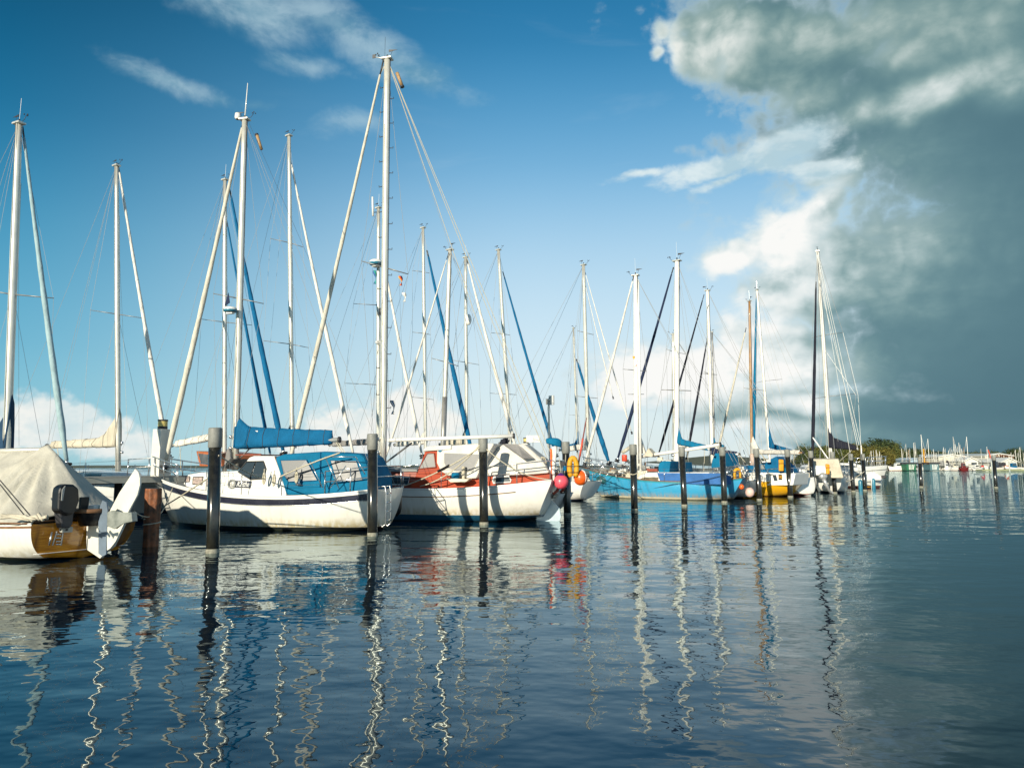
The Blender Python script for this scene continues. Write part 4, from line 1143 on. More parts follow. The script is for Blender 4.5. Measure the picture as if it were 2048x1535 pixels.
for ry in (-0.8, 0.3):
    st_.tube([(0.24 * math.cos(t) * math.cos(ry), 0.24 * math.cos(t) * math.sin(ry), 0.245 * math.sin(t)) for t in [x * math.pi / 10 for x in range(-4, 15)]], 0.012, WHITE, 5)
st_.build('strap', ob_)
p = w(1146, 935, 23.4)
yl = empty('lifebuoy_case', p, 0, 'yellow horseshoe lifebuoy case on the stern rail beside the orange ball', 'lifebuoy')
pts = [(0.12 * math.cos(t), 0, 0.26 * math.sin(t) * 1.25) for t in [R(x) for x in range(-60, 241, 20)]]
MB().tube(pts, 0.085, YELH, 10).build('horseshoe', yl)
MB().tube([(-.2, -.09, .05), (.2, -.09, .05)], .012, BLACK, 5).tube([(-.2, -.09, -.15), (.2, -.09, -.15)], .012, BLACK, 5).build('strap', yl)
p = w(1108, 945, 23.3)
oc = empty('outboard_motor', p, 0, 'small outboard motor under a blue hood on a white bracket by the stern rail', 'outboard motor')
MB().tube([(0, 0, -0.35), (-.02, 0, .1), (0.02, 0, .55), (0.02, 0, .85)], [.05, .055, .07, .09], WHITE, 10).build('shaft', oc)
hd_ = MB().grid(lambda u, v: ((0.25 + .012 * math.sin(v * 50)) * math.cos(v * 2 * math.pi) * min(1, (2.2 * u) ** .5) * (1 - .12 * max(0, u - .7)), 0.18 * math.sin(v * 2 * math.pi) * min(1, (2.2 * u) ** .5), 1.13 - .24 * u ** 1.6 - .07 * math.cos(v * 6.28) * u), 10, 30, BLUEK)
hd_.build('hood', oc, solid=.01)
MB().prism([(-.12, -.1), (-.03, -.1), (-.03, .75), (-.12, .8)], -.02, .02, ORANGE).build('orange_board', oc, bevel=.01)
p = w(1132, 930, 23.7)
bb = empty('barbecue_box', p, 0, 'dark rail mounted box with rope coils beside the outboard hood', 'box')
MB().box((0, 0, 0.05), (.4, .3, .12), DARK).box((.05, 0, -.1), (.28, .25, .16), BLUEC).tube([(-.25, 0, .15), (.8, 0, -.1)], .02, DARK, 6).build('box_body', bb, bevel=.02)
cl = MB()
for q in range(4): cl.tube([(-.75 + .10 * math.cos(t + q), -.05 + .02 * q, .02 + .26 * math.sin(t + q * .4)) for t in [x * .65 for x in range(11)]], .018, ROPE, 5)
cl.build('rope_coil', bb)
bs_ = w(1154, 945, 23.6)
bp2 = empty('danbuoy_pole', bs_, 0, 'red danbuoy pole leaning up from the stern rail beside the orange ball', 'danbuoy')
e_ = w(1173, 835, 23.6) - bs_
MB().tube([(0, 0, 0), e_ * .35, e_ * .9, e_], [.02, .028, .02, .008], P('dark_red_pole', (.20, .03, .02), .5), 8).tube([e_ * .30, e_ * .62], .035, P('faded_red_flag', (.65, .10, .06), .8, var=.15), 8).build('pole', bp2)
MB().tube([(0.02, 0, -.22), (0, 0, 0.02)], .07, ORANGE, 10).build('float', bp2)

# black tubular fender between the two boats
p = w(794, 978, 22.2)
fd = empty('tube_fender', p, 0, 'black tubular fender hanging between the white yacht and the red cabin boat', 'fender', 'tube fenders')
MB().lathe([(0.02, 0.04), (0.05, 0), (0.12, -0.06), (0.155, -0.17), (0.158, -0.58), (0.12, -0.72), (0.05, -.78), (.03, -.82)], (0, 0, 0), BLACK, 16).build('fender_body', fd)
MB().tube([(0, 0, 0.03), (0, .1, .35)], .01, ROPED, 5).build('lanyard', fd)
# ================================================================== the small yacht under a tarpaulin, near left
a1 = R(180 - 29)
S1 = at(173, 1060, 14.7); L1 = 7.6
o1 = Vector((S1.x + math.cos(a1) * L1 / 2, S1.y + math.sin(a1) * L1 / 2, 0))
Q = Frame(empty('covered_yacht', (o1.x, o1.y, 0), a1, 'small white yacht under a grey tarpaulin with varnished amber transom and lifted rudder', 'sailboat'), o1, a1)
qr = Q.root
qh = Hull(L1, 2.75, (0.74, 0.72, 1.05), tw=0.77, so=0.12, bo=0.9, zt=0.0, e1=0.45)
QHM = hullmat('hull_chalky_white', (0.76, 0.75, 0.69), (0.018, 0.02, 0.02), 0.06, stain=0.5, coat=0.2)
m = bpy.data.materials.new('amber_varnished_transom'); m.use_nodes = True
k = G(m.node_tree); b = m.node_tree.nodes['Principled BSDF']
tc = k.n('ShaderNodeTexCoord').outputs['Object']
gr = k.noise(k.v('MULTIPLY', tc, (1, 1.2, 14)), 3.0, 6, 0.65)
c = k.mix(k.ss(gr, .3, .7), (0.36, 0.13, 0.008, 1), (0.62, 0.28, 0.018, 1))
bl = k.noise(k.v('MULTIPLY', tc, (1, 3.0, .5)), 1.6, 4, .5)
c = k.mix(k.m('MULTIPLY', k.ss(bl, .5, .72), .75), c, (0.10, 0.035, 0.006, 1))
k.put(b.inputs['Base Color'], c); b.inputs['Roughness'].default_value = .25; b.inputs['Coat Weight'].default_value = 1.0; b.inputs['Coat Roughness'].default_value = .05
AMBER = m
qh.mesh([WHITE, TEAK, QHM], (0, 0.03, 0.075)).build('hull', qr)
qh.transom(AMBER, 0.0).build('transom', qr)
qh.deck(DECKG, drop=0.03).build('deck', qr)
qh.rail(WHITE, 0.022).build('gunwale', qr)
xs_ = -L1 / 2
# white line across the transom foot
ln = []
for i in range(9):
    y = -0.95 + 1.9 * i / 8
    pnt = on_transom(qh, 0.16, y, 0.012); ln.append(pnt)
MB().tube(ln, 0.008, WHITE, 5).build('transom_line', qr)
# tarpaulin tent over the boom
rz = Q.xz(98, 893, 0)[1]; rx = Q.xz(98, 893, 0)[0]
def tarp(u, v):
    # u from bow to stern, v across: 0 port edge, .5 ridge, 1 starboard edge
    xf, xt = L1 * 0.30, xs_ - 0.03
    x = xf + (xt - xf) * u
    if x > rx: rd_ = rz - 0.10 * math.sin((x - rx) * 1.2) ** 2 + 0.04 * math.sin(x * 5)
    else:
        t = (rx - x) / (rx - xt); rd_ = rz + (0.98 - rz) * (t ** 1.25)
    e = qh.sheer(max(x, xs_), 1)
    s_ = 1 - abs(2 * v - 1)
    sgn = 1 if v < .5 else -1
    base = e.z + 0.03 + 0.03 * math.sin(x * 6 + v)
    yy = (e.y + 0.05) * (1 - s_ ** 1.0)
    if x < rx: 
        t = (rx - x) / (rx - xt); yy = (e.y + 0.05) * ((1 - s_) ** (1 - 0.25 * t))
    zz = base + (rd_ - base) * (s_ ** 0.9)
    fold = (0.05 * math.sin(x * 3.6 + 1.2 * s_ + math.sin(x * 1.3) * 2) + .03 * math.sin(x * 8.3 - 1.5 * s_)) * math.sin(math.pi * min(1, .12 + s_ * .88)) ** .6
    fan = 0.085 * math.sin(15 * math.atan2(rx - x, max(.05, (1 - s_) * 1.3))) * (1 - .8 * abs(s_ - .5)) * min(1, (1 - s_) * 3)
    dd = fold * 0.6 + fan * max(.15, 1 - abs(rx - x) / 2.6)
    return (x, sgn * (yy + dd * 0.8), zz + dd * 0.35)
tp_ = MB().grid(tarp, 120, 60, TARPC)
tpo = tp_.build('tarpaulin', qr, solid=0.012)
MB().tube([(L1 * .3, 0, rz - .08), (rx + .05, 0, rz - .06)], .05, ALU, 8).build('boom', qr)
lash = MB()
for (p1, p2) in (((0, 960), (60, 1030)), ((0, 968), (52, 1034))):
    lash.tube([Q.pl(p1[0], p1[1], 1.45), Q.pl(p2[0], p2[1], 1.42)], 0.011, ROPED, 5)
lash.build('tarp_lashing', qr)
bag = MB()
for q in range(7):
    bag.tube([Q.pl(0 + q * 13, 1036 - (q % 3) * 3, 1.42) + Vector((0.2 * math.sin(q), 0, 0.03 * (q % 2))), Q.pl(28 + q * 11, 1032 + (q % 2) * 4, 1.43), Q.pl(52 + q * 7, 1037 + (q % 3) * 2, 1.4)], 0.03, BEIGEC, 6)
bag.build('rope_bundle', qr)
# outboard on its bracket
oy = Q.pl(126, 1000, 0)  # lateral position solved on the transom plane
def tpt(px, py, off=0.25):
    """point on the plane off metres behind the transom"""
    d = ray(px, py); o = Vector((0, 0, CH)); hd = Vector((math.cos(a1), math.sin(a1), 0))
    pl0 = Q.wld((xs_ - off, 0, 0)); t = (pl0 - o).dot(hd) / d.dot(hd)
    return Q.loc(o + d * t)
def tpoly(pts, off): return [(tpt(a, b, off).y, tpt(a, b, off).z) for a, b in pts]
om = empty('outboard_motor', (0, 0, 0), 0); om.parent = qr
MB().prism(tpoly([(106, 985), (108, 974), (120, 967), (136, 968), (146, 976), (147, 1000), (142, 1014), (136, 1027), (122, 1030), (111, 1026), (104, 1020)], .3), xs_ - .52, xs_ - .24, BLACK, ax='x').build('cowling', om, bevel=.045)
MB().prism(tpoly([(112, 1024), (142, 1022), (139, 1046), (134, 1055), (118, 1056)], .3), xs_ - .42, xs_ - .20, DARK, ax='x').build('motor_leg', om, bevel=.03)
MB().prism(tpoly([(111, 978), (117, 971), (112, 1000), (109, 1000)], .3), xs_ - .535, xs_ - .50, GREYP, ax='x').build('cowling_stripe', om)
MB().prism(tpoly([(113, 1032), (117, 1030), (119, 1052), (138, 1052), (137, 1063), (116, 1064)], .08), xs_ - .22, xs_ - .13, P('light_grey_bracket', (.45, .46, .42), .5, var=.1), ax='x').build('motor_bracket', om, bevel=.01)
for q in ((120, 1059), (133, 1059)):
    c_ = tpt(q[0], q[1], .23); MB().tube([c_, c_ + Vector((-.02, 0, 0))], .022, DARK, 8).build('bolt', om)
ld = MB()
for (a_, b_) in (((104, 1063), (98, 1090)), ((114, 1062), (105, 1090)), ((126, 1064), (122, 1090))):
    ld.tube([tpt(*a_, .14), tpt(*b_, .14)], .017, GREYP if a_[0] > 105 else STEEL, 6)
for yy in (1068, 1075, 1082, 1088): ld.tube([tpt(112, yy, .14), tpt(123, yy, .14)], .014, STEEL, 5)
ld.build('boarding_ladder', qr)
# basket at the rudder head
bk = MB()
cb = tpt(181, 1018, .28)
bk.lathe([(0.17, -.32), (.26, -.12), (.30, 0.0)], cb, BLACK, 20)
bk.lathe([(0.0, -.32), (0.17, -.32)], cb, BLACK, 20)
bk.lathe([(.30, -.06), (.315, -.05), (.315, .02), (.29, .02)], cb, TEAK, 20)
bk.box(cb + Vector((.0, .14, .12)), (.05, .2, .26), BLACK, rz=.3)
bk.box(cb + Vector((.0, -.05, .04)), (.2, .2, .08), FWHT, rz=.3)
bk.box(cb + Vector((-.06, -.15, .04)), (.12, .1, .06), P('sea_green_cloth', (.25, .42, .38), .8), rz=.5)
bko = bk.build('crate_basket', None)
bko.location = (0, 0, 0)
W_ = Matrix.Translation(Q.o) @ Matrix.Rotation(a1, 4, 'Z')
bko.data.transform(W_ @ Matrix.Identity(4))
cw = Q.wld(cb); bko.data.transform(Matrix.Translation(-cw)); bko.location = cw
tag(bko, 'black basket with a wooden rim holding white and green cloths at the amber stern', 'basket')
# rudder: cheeks, tiller end and the lifted blade
RP = P('rudder_white_paint', (0.70, 0.69, 0.62), .45, var=.08, vs=2)
CHK = P('weathered_grey_ply', (0.30, 0.32, 0.29), .7, var=.25, vs=4, tint=(.12, .14, .13))
rdd = empty('rudder', (0, 0, 0), 0); rdd.parent = qr
MB().prism(Q.poly([(176, 1042), (198, 1037), (222, 1040), (228, 1050), (236, 1075), (228, 1092), (214, 1103), (203, 1116), (176, 1098)], 0), -.035, .035, RP).build('rudder_stock', rdd, bevel=.01)
MB().prism(Q.poly([(206, 1000), (214, 1004), (216, 1020), (213, 1108), (206, 1112), (198, 1106), (198, 1020)], .05), .036, .062, P('blue_grey_skeg', (.16, .21, .27), .5, var=.1)).build('rudder_head', rdd)
MB().prism(Q.poly([(218, 1024), (228, 1020), (252, 1024), (268, 1024), (270, 1042), (252, 1046), (234, 1057), (217, 1050)], 0), -.06, .06, CHK).build('rudder_cheek', rdd, bevel=.01)
bl_ = Q.poly([(272, 937), (278, 944), (281, 956), (281, 970), (276, 990), (264, 1012), (252, 1034), (247, 1022), (236, 1017), (226, 1029), (219, 1025), (240, 985)], 0)
MB().prism(bl_, -.02, .02, RP).build('rudder_blade', rdd, bevel=.008)
MB().prism(Q.poly([(216, 1052), (236, 1057), (250, 1046), (233, 1082), (222, 1096), (216, 1100)], .03), .0, .05, RP).build('rudder_stop', rdd)
# panel for the transom's far half below the blade, shade painted as dark amber
MB().prism(Q.poly([(250, 1044), (266, 1042), (262, 1060), (248, 1082), (232, 1092), (222, 1093), (228, 1080)], -.25), -.30, -.22, P('shaded_transom_amber', (.32, .13, .012), .35, var=.25, vs=5, coat=.7)).build('transom_far_half', qr)
MB().tube([(xs_ + 1.0, 1.28, .74), (xs_ + .1, 1.12, .76), (xs_ + .02, .9, .79), (xs_ + .02, -.9, .79)], 0.02, TEAK, 6).build('stern_rail', qr)

# ================================================================== rows of yachts behind and beside
HB1 = hullmat('hull_white_navy_boot', (0.78, 0.77, 0.72), (0.02, 0.03, 0.09), 0.10)
HB2 = hullmat('hull_white_two_blue_stripes', (0.70, 0.72, 0.70), (0.02, 0.05, 0.10), 0.08, stripe=(0.012, 0.07, 0.15), zs=0.24)
HRED = hullmat('hull_white_red_boot', (0.80, 0.78, 0.72), (0.28, 0.05, 0.03), 0.12)
BR = 'yachts moored bow to the pier behind the front row'
FRW = 'yachts moored in the front row along the piles'
back = []
back.append(yacht('sailboat', 'tall yacht at the left edge with pale blue rolled foresail and dark blue mast cover',
    ((16, 905), (38, 248), 15, 20.6), -25, tack=(133, 920), genoa=PBLUEC, gw=0.16, gtop=(48, 275), group=BR,
    spr=[(-22, 581, 107, 596)], boom=(16, 898, -120, 905), cover=cloth('slate_blue_canvas', (0.02, 0.06, 0.12)), cov_h=(.8, .5), bib=.85, mastmat=ALU, kind=1, L=10.2, fb=(.9, .8, 1.15)))
back.append(yacht('sailboat', 'white and navy striped yacht with beige sail cover left of the tall white pillar',
    ((236, 946), (233, 332), 10, 25.3), -30, tack=(334, 898), genoa=SAILW, gw=0.14, gtop=(239, 345), group=BR,
    spr=[(181, 620, 286, 636)], boom=(234, 888, 95, 891), cover=BEIGEC, cov_h=(.30, .16), bib=1.05, bibw=.26, hull=HB2, bands=[WHITE, NAVYP], drops=(0, .06, .17), L=10, fb=(1.3, 1.25, 1.5), deck=DECKG))
back.append(yacht('sailboat', 'yacht with orange framed wheelhouse screens and two blue rolled foresails behind the navy striped yacht',
    ((450, 930), (450, 360), 9, 28.8), -32, tack=(566, 900), genoa=BLUEC, gw=0.20, gtop=(462, 392), group=BR,
    spr=[(403, 638, 504, 650)], boom=(447, 872, 345, 890), cover=WHITEC, cov_h=(.26, .16), bib=.1, L=10.5, kind=1, cabh=.5))
f3 = back[-1]
furled(f3, f3.loc(at(456, 455, 28.8)), f3.pl(540, 905, 0), 0.13, BLUEC, name='inner_furled_sail', seed=2)
scr = Side(1.15, f3.cz - .1, .15)
A_ = f3.loc(at(420, 932, 27.0))
so_ = house([(A_.x - 1.2, A_.z), (A_.x + .2, A_.z), (A_.x - .1, A_.z + .5), (A_.x - 1.6, A_.z + .6)], scr, P('orange_brown_frame', (.45, .13, .04), .4, var=.1), 'wheelhouse_screen', f3.root, .03)
side_panel([(A_.x - 1.1, A_.z + .1), (A_.x - .05, A_.z + .1), (A_.x - .2, A_.z + .42), (A_.x - 1.4, A_.z + .5)], scr, CLEARW, 'window', so_)
back.append(yacht('sailboat', 'tall yacht with white rolled foresail and small navy mast cover behind the blue cockpit tent',
    ((586, 925), (578, 272), 9, 30.5), -34, tack=(706, 905), genoa=SAILW, gw=0.16, gtop=(583, 330), group=BR,
    spr=[(541, 477, 606, 494), (527, 681, 617, 695)], boom=(584, 880, 520, 884), cover=NAVYC, cov_h=(.30, .2), bib=1.0, L=11.5, deck=DECKG))
back.append(yacht('sailboat', 'yacht with two radar domes on its slim mast just behind the tallest mast',
    ((757, 925), (757, 416), 8, 34.5), -36, tack=(843, 905), genoa=SAILW, gw=0.17, gtop=(769, 530), group=BR,
    spr=[(707, 607, 760, 613), (690, 766, 762, 772)], boom=(755, 884, 660, 889), cover=GREYC, cov_h=(.22, .16), bib=.1, kind=1, L=11))
f5 = back[-1]
radar(f5, f5.loc(at(752, 528, 34.1)), .33, f5.mast, BLUEF); radar(f5, f5.loc(at(759, 686, 34.1)), .2, f5.mast)
MB().tube([f5.loc(at(746, 432, 34.5)), f5.loc(at(745, 394, 34.5))], .05, WHITE, 8).tube([f5.loc(at(746, 425, 34.5)), f5.loc(at(755, 424, 34.5))], .02, DARK, 4).build('tube_aerial', f5.mast)
MB().lathe([(.0, .3), (.14, .28), (.12, 0), (.0, -.02)], f5.loc(at(763, 628, 34.1)), DARK, 10).build('radar_reflector', f5.mast)
back.append(yacht('sailboat', 'yacht with bright blue rolled foresail sloping down to the long white boom',
    ((852, 928), (846, 456), 7, 37.0), -36, tack=(944, 905), genoa=BLUEC, gw=0.24, gtop=(857, 514), group=BR,
    spr=[(825, 541, 859, 546), (825, 664, 861, 669), (816, 793, 867, 799)], boom=(850, 884, 790, 889), cover=WHITEC, cov_h=(.3, .2), bib=.4, L=11))
back.append(yacht('sailboat', 'yacht with thick tapered mast grey at its foot rising over the red deckhouse roof',
    ((884, 930), (900, 500), 9, 29.5), 180 - 38, tack=(768, 925), genoa=SAILW, gw=0.10, gtop=(893, 520), group=FRW,
    spr=[(863, 716, 917, 732)], boom=None, L=9.5, mw=.2, fb=(.8, .7, 1.0)))
f7 = back[-1]
MB().tube([lerp(f7.foot, f7.top, 0.0), lerp(f7.foot, f7.top, 0.36)], .112, ALUD, 12).build('lower_mast_sleeve', f7.mast)
back.append(yacht('sailboat', 'yacht with an oval white radar pod halfway up its mast over the white canvas',
    ((934, 930), (931, 515), 7, 40.5), -37, tack=(1034, 905), genoa=SAILW, gw=0.20, gtop=(936, 528), group=BR,
    spr=[(905, 720, 958, 729)], boom=(932, 885, 880, 888), cover=BEIGEC, L=12, kind=1))
f8 = back[-1]
MB().ball(f8.loc(at(937, 639, 40.2)), .26, WHITE, 14, 10, (.7, .7, 1.25)).build('radar_pod', f8.mast)
back.append(yacht('sailboat', 'yacht with slim steel blue rolled foresail behind the blue hooded outboard',
    ((1024, 925), (997, 500), 7, 43.0), -37, tack=(1110, 905), genoa=BLUEC, gw=0.19, gtop=(1009, 555), group=BR,
    spr=[(982, 665, 1020, 670), (980, 786, 1033, 789)], boom=(1022, 882, 1000, 886), cover=BLACKC, bib=.5, L=12.5))
back.append(yacht('sailboat', 'small yacht with a thin yellowish mast right of the red danbuoy pole',
    ((1156, 925), (1147, 656), 4, 50.0), -40, tack=(1196, 915), group=BR, spr=[(1138, 829, 1158, 831)], boom=(1156, 895, 1120, 898), cover=BLUEC, bib=.9, mastmat=WOODM if False else ALU, L=9))
back.append(yacht('sailboat', 'yacht with crossing blue foresail and two cream rolled sails right of the thin yellowish mast',
    ((1177, 925), (1167, 530), 7.5, 49.0), -38, tack=(1217, 922), genoa=BLUEC, gw=0.30, gtop=(1155, 725), group=BR,
    spr=[(1155, 661, 1187, 669), (1155, 792, 1195, 796)], boom=(1176, 896, 1120, 900), cover=WHITEC, L=12))
f11 = back[-1]
furled(f11, f11.loc(at(1172, 550, 49)), f11.loc(at(1262, 860, 47)), .09, SAILW, name='inner_furled_sail', seed=5)
furled(f11, f11.loc(at(1172, 575, 49)), f11.loc(at(1225, 790, 48)), .07, SAILW, name='inner_furled_sail', seed=6)
back.append(yacht('sailboat', 'yacht with the thickest white mast of the far row and a dark blue rolled foresail',
    ((1352, 925), (1354, 522), 11, 42.0), 180 - 38, tack=(1236, 915), genoa=NAVYC, gw=0.21, gtop=(1343, 548), group=FRW,
    spr=[(1322, 779, 1382, 781)], boom=(1354, 885, 1420, 898), cover=BLUEK, cov_h=(.3, .2), bib=1.5, mastmat=ALUW, L=8.8, kind=1))
f12 = back[-1]
furled(f12, f12.loc(at(1405, 600, 43.4)), f12.loc(at(1318, 905, 45)), .15, BLACKC, name='inner_furled_sail', seed=8)
back.append(yacht('sailboat', 'yacht with a slim short mast hidden behind the thickest white mast',
    ((1349, 925), (1346, 668), 6, 56.0), 180 - 38, tack=(1290, 918), group=FRW, spr=[(1333, 698, 1372, 708)], boom=(1350, 895, 1380, 897), cover=WHITEC, L=10))
back.append(yacht('sailboat', 'yacht with slim grey mast and narrow black rolled foresail behind the yellow hull',
    ((1429, 925), (1424, 664), 3.5, 57.0), 180 - 38, tack=(1374, 912), genoa=BLACKC, gw=0.20, gtop=(1414, 680), group=FRW,
    spr=[(1410, 745, 1432, 749), (1418, 798, 1438, 799)], boom=(1428, 893, 1450, 895), cover=BLUEK, mastmat=ALUD, L=11))
back.append(yacht('sailboat', 'yacht with white raked stern, brown varnished mast and beige rolled foresail',
    ((1504, 930), (1499, 602), 6, 46.5), 111, tack=(1432, 915), genoa=SAILB, gw=0.16, gtop=(1490, 665), group=FRW,
    spr=[(1487, 775, 1531, 781)], boom=(1505, 905, 1606, 905), cover=WHITEC, cov_h=(.2, .16), bib=1.2, mastmat=WOODM, hull=HRED, L=8.4, mf=.5, fb=(1.05, .95, 1.3), kind=1, so=-.3, back=True, tw=.62))
f15 = back[-1]
MB().tube([lerp(f15.foot, f15.top, 0.03), lerp(f15.foot, f15.top, 0.10)], .14, PINKC, 10).build('mast_boot', f15.mast)
back.append(yacht('sailboat', 'yacht with bright blue rolled foresail right beside the brown mast',
    ((1541, 925), (1514, 580), 5, 58.0), 112, tack=(1506, 912), genoa=BLUEK, gw=0.28, gtop=(1513, 596), group=FRW,
    spr=[(1512, 765, 1564, 758)], boom=(1539, 893, 1590, 905), cover=BLUEC, cov_h=(.35, .2), bib=1.6, mastmat=ALUW, L=9.5, kind=1, face=-1))
back.append(yacht('sailboat', 'tall yacht with black rolled foresail and black boom cover, cream tent and silver outboard',
    ((1663, 930), (1635, 503), 6.5, 49.5), 63, tack=None, group=FRW,
    spr=[(1624, 675, 1686, 665), (1624, 798, 1712, 787)], boom=(1658, 893, 1716, 897), cover=BLACKC, cov_h=(.85, .22), bib=1.3, mastmat=ALUW, L=7.4, B=2.1, mf=.45, fb=(1.1, .95, 1.3), hull=HB1, face=-1))
f17 = back[-1]
furled(f17, f17.loc(at(1632, 575, 49.5)), f17.loc(at(1625, 910, 48.5)), .22, BLACKC, seed=11)
stay(f17, f17.loc(at(1634, 505, 49.5)), f17.loc(at(1632, 575, 49.5)), .01, 'forestay')
stay(f17, f17.loc(at(1626, 875, 48.5)), f17.loc(at(1662, 925, 47)), .05, 'whisker_pole', ALUW)
for (x1, y1, x2, y2) in ((1635, 510, 1716, 900), (1638, 560, 1718, 890), (1636, 505, 1724, 900), (1635, 510, 1700, 905), (1686, 665, 1716, 790), (1650, 700, 1712, 790), (1716, 790, 1722, 895)):
    stay(f17, f17.loc(at(x1, y1, 49)), f17.loc(at(x2, y2, 47)), .012, 'stay', ALUW)

# details on the far-row boats: hoods, aft tents, outboards
def solid_tent(fr, pts, Y, wdt, mat, name, k_=.2, windows=None):
    ps = [fr.loc(at(x, y, Y)) for x, y in pts]
    z0 = min(p.z for p in ps); yc = sum(p.y for p in ps) / len(ps)
    s_ = Side(wdt, z0, k_)
    mb = MB().prism([(p.x, p.z) for p in ps], lambda x, z: yc - s_.y(x, z), lambda x, z: yc + s_.y(x, z), mat)
    return mb.build(name, fr.root, .05)

# ------------------------------------------------------------------ turquoise yacht
cb_, cs_ = at(1166, 955, 41.5), at(1492, 975, 37.0)
cdv = cs_ - cb_; cdv.z = 0; CL = cdv.length; ca = math.atan2(-cdv.y, -cdv.x); co = (cb_ + cs_) / 2
C = Frame(empty('turquoise_yacht', (co.x, co.y, 0), ca, 'turquoise hulled yacht with white coachroof and blue tarpaulin along its rail', 'sailboat', FRW), co, ca)
cr_ = C.root
ch = Hull(CL, 3.0, (1.15, 0.98, 1.65), tw=0.5, so=0.7, bo=1.6, zt=0.05, e1=0.62)
TQ = hullmat('hull_turquoise', (0.045, 0.33, 0.56), (0.55, 0.50, 0.36), 0.13, stain=.5, grime=(.55, .30, .08), coat=.3)
ch.mesh([P('turquoise_trim', (.02, .26, .33), .4), TQ], (0, .09)).build('hull', cr_)
ch.transom(TQ).build('transom', cr_)
ch.deck(DECKB).build('deck', cr_)
ch.rail(TEAK, .03).build('toe_rail', cr_)
cz0 = ch.zs(.5) - .05
cc1 = Side(.95, cz0, .2, 0, CL * .3, .45)
cf = house(C.poly([(1232, 972), (1238, 948), (1262, 942), (1296, 940), (1296, 972)], .6), cc1, CREAM, 'fore_coachroof', cr_, .04)
house(C.poly([(1224, 941.5), (1225, 945), (1260, 945), (1260, 941)], .3), Side(.5, 1.5, 0), MAHOG, 'fore_hatch', cf, .01)
for x in (1285, 1289):
    side_panel(C.poly([(x - 1, 958), (x + 1.5, 958), (x + 1.5, 963), (x - 1, 963)], .7), cc1, GLASS, 'porthole', cf)
cm_ = house(C.poly([(1272, 972), (1277, 955), (1285, 947), (1300, 944), (1420, 944), (1420, 972)], .8), Side(1.0, cz0, .15), WHITE, 'coachroof', cr_, .05)
WIN = P('amber_cabin_interior', (.20, .15, .07), .3, var=.4, vs=5, coat=1)
side_panel(C.poly([(1276, 965), (1280, 957), (1290, 953), (1319, 953), (1319, 966)], .85), Side(1.0, cz0, .15), WIN, 'window', cm_, frame=WHITE, fr=.03)
house(C.poly([(1296, 942), (1297, 937), (1318, 937), (1319, 942)], .3), Side(.6, 1.8, 0), MAHOG, 'hatch', cm_, .01)
MB().prism(C.poly([(1314, 945), (1440, 946), (1462, 952), (1462, 968), (1400, 968), (1322, 966)], 1.4), 1.36, 1.42, TARPB).build('side_tarpaulin', cr_, bevel=.01)
MB().ball(C.pl(1208, 958, .6), .32, P('teal_net_ball', (.03, .16, .18), .6, var=.3, vs=6), 16, 10, (1.4, 1, .8)).build('fender_net', cr_)
solid_tent(C, [(1325, 946), (1324, 931), (1327, 923), (1336, 921), (1352, 922), (1350, 946)], 39.5, .9, BLUEK, 'spray_hood')
solid_tent(C, [(1372, 946), (1371, 925), (1378, 923), (1379, 946)], 39.2, .8, BLUEK, 'aft_hood')
CZ = 39.6
cma, cmt = C.loc(at(1273, 945, CZ)), C.loc(at(1271, 551, CZ))
cmo = make_mast(C, cma, cmt, .27, ALUW, cr_, kind=1)
MB().tube([cma + Vector((-.28, .1, 0)), C.loc(at(1276, 560, CZ))], .07, ALUW, 8).build('spinnaker_pole', cmo)
for (a_, b_, c_, d_) in ((1246, 738, 1293, 742), (1256, 788, 1288, 788)):
    A1, B1 = C.loc(at(a_, b_, CZ)), C.loc(at(c_, d_, CZ)); tt = (lerp(A1, B1, .5).z - cma.z) / (cmt.z - cma.z)
    spreader(C, A1, lerp(cma, cmt, tt), B1, .035, parent=cmo)
A1, B1 = C.loc(at(1246, 738, CZ)), C.loc(at(1293, 742, CZ))
for q in (A1, B1): MB().tube([cmt, q, ch.sheer(cma.x - .1, 1 if q.y > 0 else -1, .08)], .009, WIRE, 4).build('shroud', cr_)
for sg in (1, -1): stay(C, cmt, ch.sheer(-CL / 2 + .1, sg, .3), .009, 'backstay')
furled(C, C.loc(at(1265, 562, CZ)), C.pl(1171, 922, 0), .17, SAILW, parent=cr_, seed=14)
covered_boom(C, C.pl(1281, 913, 0), C.pl(1440, 889, 0), .1, .1, .1, None, ALUW, br=.12)
MB().prism(C.poly([(1276, 905), (1277, 862), (1284, 880), (1293, 908)], 0), -.12, .12, WHITEC).build('stowed_sail', cr_, bevel=.05)
solid_tent(C, [(1290, 912), (1299, 895), (1312, 908), (1310, 914)], 39.5, .4, BEIGEC, 'sail_bundle')
flag(C, 1265, 712, CZ, .25, .6, [GOLD, RED2], cr_)
pulpit(C, ch, CL / 2 - 1.6, .65, .02); pushpit(C, ch, -CL / 2 + 1.4, .65, .02); lifelines(C, ch, -CL / 2 + 1.4, CL / 2 - 1.6, 6, .65)
clt = MB()
rnd = random.Random(5)
for i in range(40):
    x = rnd.uniform(1205, 1345); y = rnd.uniform(918, 944); c_ = C.loc(at(x, y, 39.5 + rnd.uniform(-.6, .6)))
    clt.box(c_, (rnd.uniform(.05, .35), rnd.uniform(.05, .3), rnd.uniform(.05, .3)), rnd.choice([WHITE, CREAM, DARK, GREYP, TEAK, STEEL, WHITE]), rz=rnd.uniform(0, 3))
    if i % 3 == 0: clt.tube([c_, c_ + Vector((rnd.uniform(-.8, .8), rnd.uniform(-.3, .3), rnd.uniform(-.9, -.2)))], .018, STEEL, 5)
clt.build('deck_gear', cr_)
